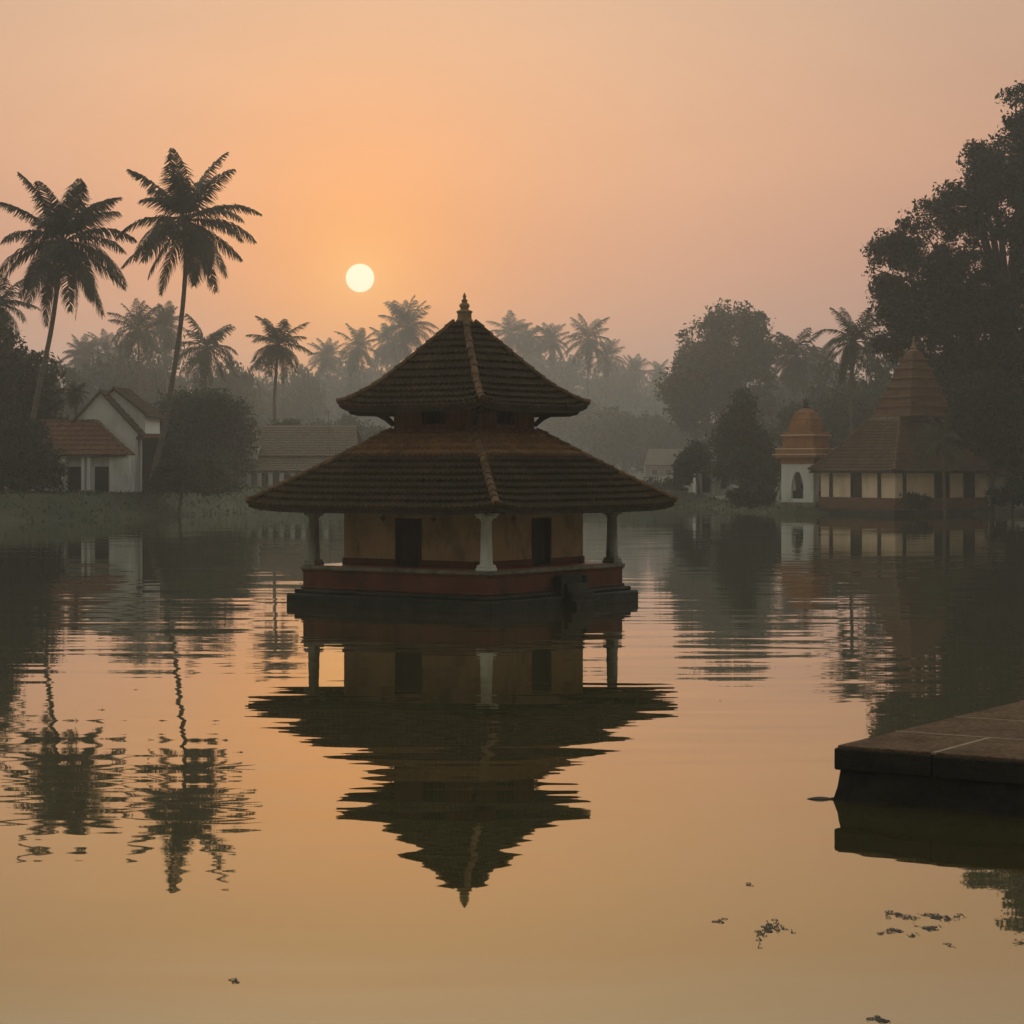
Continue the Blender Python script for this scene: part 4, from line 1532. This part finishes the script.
ptree('kiosk_tree', 'dim tree filling the gap behind the domed kiosk', 'tree', 835, 330,
      [(800, 430, 22, 26), (835, 420, 30, 30), (865, 425, 26, 34), (845, 455, 36, 28)], 280, 80, .75, .34, 44, MAT['leaf'], trunk_r=.4)
# one leafy tree of each build for the misty rows, copied with its parts
protos = []
for i, (lobes, n_cl) in enumerate((([(0, 0, 9, 6, 6, 5), (-3, 1, 7, 4, 4, 4), (3.5, 0, 8, 4, 4, 4), (0, 0, 5, 6, 6, 4)], 210),
                                   ([(0, 0, 11, 4, 4, 6), (-2, 0, 7, 4.5, 4, 4), (2.5, 1, 7, 4, 4, 4), (0, 0, 4, 5, 5, 4)], 200),
                                   ([(0, 0, 7, 7, 6, 4), (-4, 0, 5.5, 4, 4, 4), (4.5, 0, 6, 4, 4, 4), (0, 0, 3.5, 7, 6, 3.5)], 220))):
    protos.append(broad_tree('misty_tree', None, None, (0, 0, 0), lobes, n_cl, 60, .8, .38, 60 + i, MAT['leaf'], trunk_r=.5))
kids = {}
for o in list(COL.objects):
    if o.parent is not None:
        kids.setdefault(o.parent.name, []).append(o)
ROW = [  # centre px, top py, distance, width px, kind, label
    (120, 352, 315, 95, 0, 'misty broad tree filling the gap between the two tall palms'),
    (165, 345, 330, 70, 1, 'misty upright tree behind the tallest bent trunk'),
    (228, 372, 320, 90, 2, 'misty tree behind the broad palm right of the tallest trunk'),
    (62, 372, 300, 70, 1, 'misty tree just right of the dark left-edge tree'),
    (262, 385, 340, 75, 0, 'misty tree left below the lone grey palm'),
    (300, 378, 345, 70, 2, 'misty tree right below the lone grey palm'),
    (345, 368, 380, 90, 0, 'misty tree under the sun'),
    (392, 358, 385, 80, 1, 'misty tree touching the left slope of the upper roof'),
    (430, 372, 395, 80, 2, 'misty tree behind the left slope of the upper roof'),
    (525, 352, 395, 90, 0, 'misty tree by the right slope of the upper roof'),
    (570, 366, 400, 70, 1, 'misty tree above the right tip of the upper roof'),
    (612, 376, 405, 85, 2, 'pale misty tree between the clear palm and the round-headed tree'),
    (655, 388, 410, 90, 0, 'palest misty tree left of the round-headed tree'),
    (625, 418, 335, 110, 2, 'wide dim tree just above the right eave of the lower roof'),
    (675, 425, 330, 70, 0, 'dim tree behind the misty cottage'),
    (790, 380, 325, 95, 2, 'misty tree under the wide palm left of the kiosk dome'),
    (840, 372, 300, 80, 0, 'dim tree below the dark palm left of the tower'),
    (880, 345, 290, 80, 1, 'dim tree between the dark palm and the tower'),
    (340, 425, 300, 90, 2, 'low misty tree right of the aerial pole'),
    (285, 428, 275, 60, 1, 'low tree standing behind the long faded roof'),
    (0, 360, 280, 110, 0, 'misty tree behind the left-edge palm'),
    (575, 405, 350, 90, 1, 'dim tree right of the clerestory'),
]
for i, (px, top, Y, wpx, k, lab) in enumerate(ROW):
    Y = Y if Y < 280 else 280 + (Y - 280) * 7.0
    top -= 7
    x = (px - 512) * Y / F
    zb = gz(x, Y)
    ztop = H - (top - YH) * Y / F - zb
    nom_h, nom_w = ((13.4, 14.0), (16.4, 11.5), (10.6, 17.0))[k]
    first = next((j for j in range(i) if ROW[j][4] == k), None) is None
    o = protos[k] if first else copy_tree(protos[k], kids)
    o.location = (x, Y, zb)
    sxy = wpx * Y / F / nom_w
    o.scale = (sxy, sxy, ztop / nom_h)
    o.rotation_euler = (0, 0, i * 2.1)
    tag(o, lab, 'tree', 'misty trees beyond the lake')

# the far wood behind everything: one mass
rs = np.random.RandomState(77)
lobes = []
for k in range(90):
    x = -400 + 800 * k / 89 + rs.uniform(-2, 2)
    Y = rs.uniform(1250, 1350)
    zt2 = np.interp(x, [-330, -130, -90, 0, 65, 130, 330], [58, 60, 57, 60, 58, 63, 68]) + rs.uniform(-3, 2)
    lobes.append((x, Y, zt2 * .5 + 2, 17, 15, zt2 * .5))
q, _ = leaf_cloud(rs, lobes, 2900, 30, 2.6, 1.5)
v = q.reshape(-1, 3)
wood = mesh_np('distant_woods', v, np.arange(len(v)).reshape(-1, 4), MAT['leaf'])
tag(wood, 'pale continuous wood fading into the mist behind the palms', 'woods', kind='stuff')

# little palm in front of the temple's dark side
c = P(943, 440, 203)
zb = gz(c.x, 203)
root = empty('young_palm', (c.x, 203, zb))
tag(root, 'young grey-green palm with drooping fronds before the temple', 'palm')
cr_ = palm_crown(55, 18, 3.3, 34, .11, .8, 'crown', root, lo=-.7, hi=1.3, curl=1.2)
cr_.location = (0, 0, c.z - zb)
cr_.data.materials[0] = MAT['grass']
b = MB()
b.tube([(.3, 0, -.3), (.15, 0, 1.6), (0, 0, c.z - zb)], [.24, .16, .12], 8)
b.build('trunk', MAT['trunk'], root, smooth=True)
ptree('shore_bush', 'dark shrub at the water by the annex', 'bush', 1012, 203, [(1012, 492, 16, 12), (1028, 486, 14, 16), (996, 497, 8, 7)], 90, 60, .35, .17, 45, MAT['leaf_dark'], trunk_r=.12, limbs=5)
ptree('shore_bush', 'dark shrub before the temple beneath the young palm', 'bush', 915, 202.5, [(914, 501, 9, 6), (924, 502, 7, 5)], 40, 50, .3, .15, 46, MAT['leaf_dark'], trunk_r=.1, limbs=4)
ptree('shore_bush', 'shrub on the far shore just right of the pavilion', 'bush', 655, 256, [(650, 490, 20, 8), (672, 489, 14, 9), (630, 492, 10, 7)], 80, 60, .4, .2, 47, MAT['leaf'], trunk_r=.12, limbs=4)
ptree('shore_bush', 'shrub on the shore left of the kiosk base', 'bush', 752, 222, [(752, 494, 16, 10), (766, 498, 9, 8), (738, 497, 9, 7)], 80, 60, .36, .18, 48, MAT['leaf_dark'], trunk_r=.12, limbs=4)

# bank grass and weeds: one mass
rs = np.random.RandomState(5)
n = 26000
gxs = rs.uniform(-56, 46, n)
gys = rs.uniform(182, 262, n)
dd_ = lake_dist(gxs, gys)
ok = (dd_ > -.2) & (dd_ < 13) & ((gxs < 23) | (dd_ < 3.0))
gxs, gys = gxs[ok], gys[ok]
gzs = ground_z(gxs, gys)
n = len(gxs)
h_ = rs.uniform(.08, .28, n) * (1 + .6 * (rs.uniform(0, 1, n) > .9))
a = rs.uniform(0, math.pi, n)
w_ = rs.uniform(.06, .16, n)
ln_ = rs.normal(size=(n, 2)) * .15
p0 = np.stack([gxs - np.cos(a) * w_, gys - np.sin(a) * w_, gzs - .05], -1)
p1 = np.stack([gxs + np.cos(a) * w_, gys + np.sin(a) * w_, gzs - .05], -1)
p2 = np.stack([gxs + ln_[:, 0] + .03, gys + ln_[:, 1], gzs + h_], -1)
p3 = np.stack([gxs + ln_[:, 0] - .03, gys + ln_[:, 1], gzs + h_], -1)
v = np.stack([p0, p1, p2, p3], 1).reshape(-1, 3)
gs = mesh_np('bank_grass', v, np.arange(len(v)).reshape(-1, 4), MAT['grass'])
tag(gs, 'rough green grass covering the lake banks', 'grass', kind='stuff')


# ------------------------------------------------------------------ floating things
def weed(px, py, wpx, hpx, n, seed, label):
    Y = F * H / (py - YH)
    c = P(px, py, Y)
    k = Y / F
    rs = random.Random(seed)
    b = MB()
    last = None
    for t in sorted(max(-1.1, min(1.1, rs.gauss(0, .55))) for _ in range(int(n * 1.7))):
        x = t * wpx * .5 * k
        y = (rs.gauss(0, .5) * hpx * .5 + .35 * hpx * math.sin(t * 2.2 + seed)) * k * (Y / H)
        r = .009 + .034 * rs.random() ** 2.2
        if last is not None:
            y = last[2] + max(-.17, min(.17, y - last[2]))
        a0 = rs.uniform(0, 6.3)
        tilt = rs.uniform(-.25, .25)
        ring = []
        for q in range(7):
            an_ = a0 + q / 7 * 6.283
            ring.append((x + r * math.cos(an_) * rs.uniform(.75, 1.1), y + r * math.sin(an_), .0035 + max(-.002, .10 * r * tilt * math.cos(an_ - a0)) + rs.uniform(0, .001)))
        k0 = len(b.v)
        cx_, cy_ = x, y
        inner = [(cx_ + (p[0] - cx_) * .62, cy_ + (p[1] - cy_) * .62, p[2] - .001) for p in ring]
        b.grid([ring, inner], 0, True)                          # curled pads, open in the middle
        if last is not None:   # runners join neighbouring pads
            b.f.append((last[0], last[0] + 1, k0))
            b.m.append(0)
            b.uv.append(None)
        last = (k0, x, y)
    o = b.build('floating_weed', MAT['weed'], None, loc=(c.x, Y, 0))
    tag(o, label, 'water weed', 'patches of floating weed')


weed(771, 932, 40, 15, 46, 1, 'floating weed patch left of the stringy pair, nearest the middle')
weed(898, 933, 34, 6, 26, 2, 'lower left strand of floating weed below the quay reflection')
weed(902, 916, 28, 7, 30, 3, 'upper strand of floating weed, its left half')
weed(942, 917, 40, 7, 38, 4, 'longest upper strand of floating weed at the quay reflection')
weed(929, 927, 22, 6, 18, 5, 'short strand of floating weed under the longest one')
weed(719, 920, 13, 4, 9, 6, 'tiny fleck of weed left of the middle patch')
weed(749, 886, 7, 4, 5, 7, 'tiny fleck of weed above the middle patch')
weed(877, 1020, 20, 5, 12, 8, 'weed fleck at the bottom edge of the picture')
weed(950, 946, 9, 4, 6, 9, 'tiny fleck of weed right below the strands')
weed(237, 981, 10, 3, 6, 10, 'lone dark fleck of weed at the lower left')

# dead palm leaf drifting at the quay's foot
Y = F * H / (799 - YH)
c = P(821, 799, Y)
b = MB()
rows = []
for t in np.linspace(0, 1, 9):
    w = .05 * math.sin(math.pi * (.02 + t * .96)) ** .9 + .002
    x = -.19 + .36 * t
    rows.append([(x, -w * 1.6, .004), (x, -w * .6, .004 + w * .5), (x, w * .6, .004 + w * .5), (x, w * 1.6, .004)])
b.grid(rows)
b.grid([[(p[0], p[1], p[2] - .003) for p in reversed(r)] for r in rows])
b.tube([(.14, 0, .012), (.26, .03, .016), (.36, .05, .01)], [.012, .01, .008], 5)
o = b.build('drifting_leaf', MAT['dead'], None, smooth=True, loc=(c.x, Y, 0))
tag(o, 'dark dead leaf drifting against the foot of the quay', 'leaf')
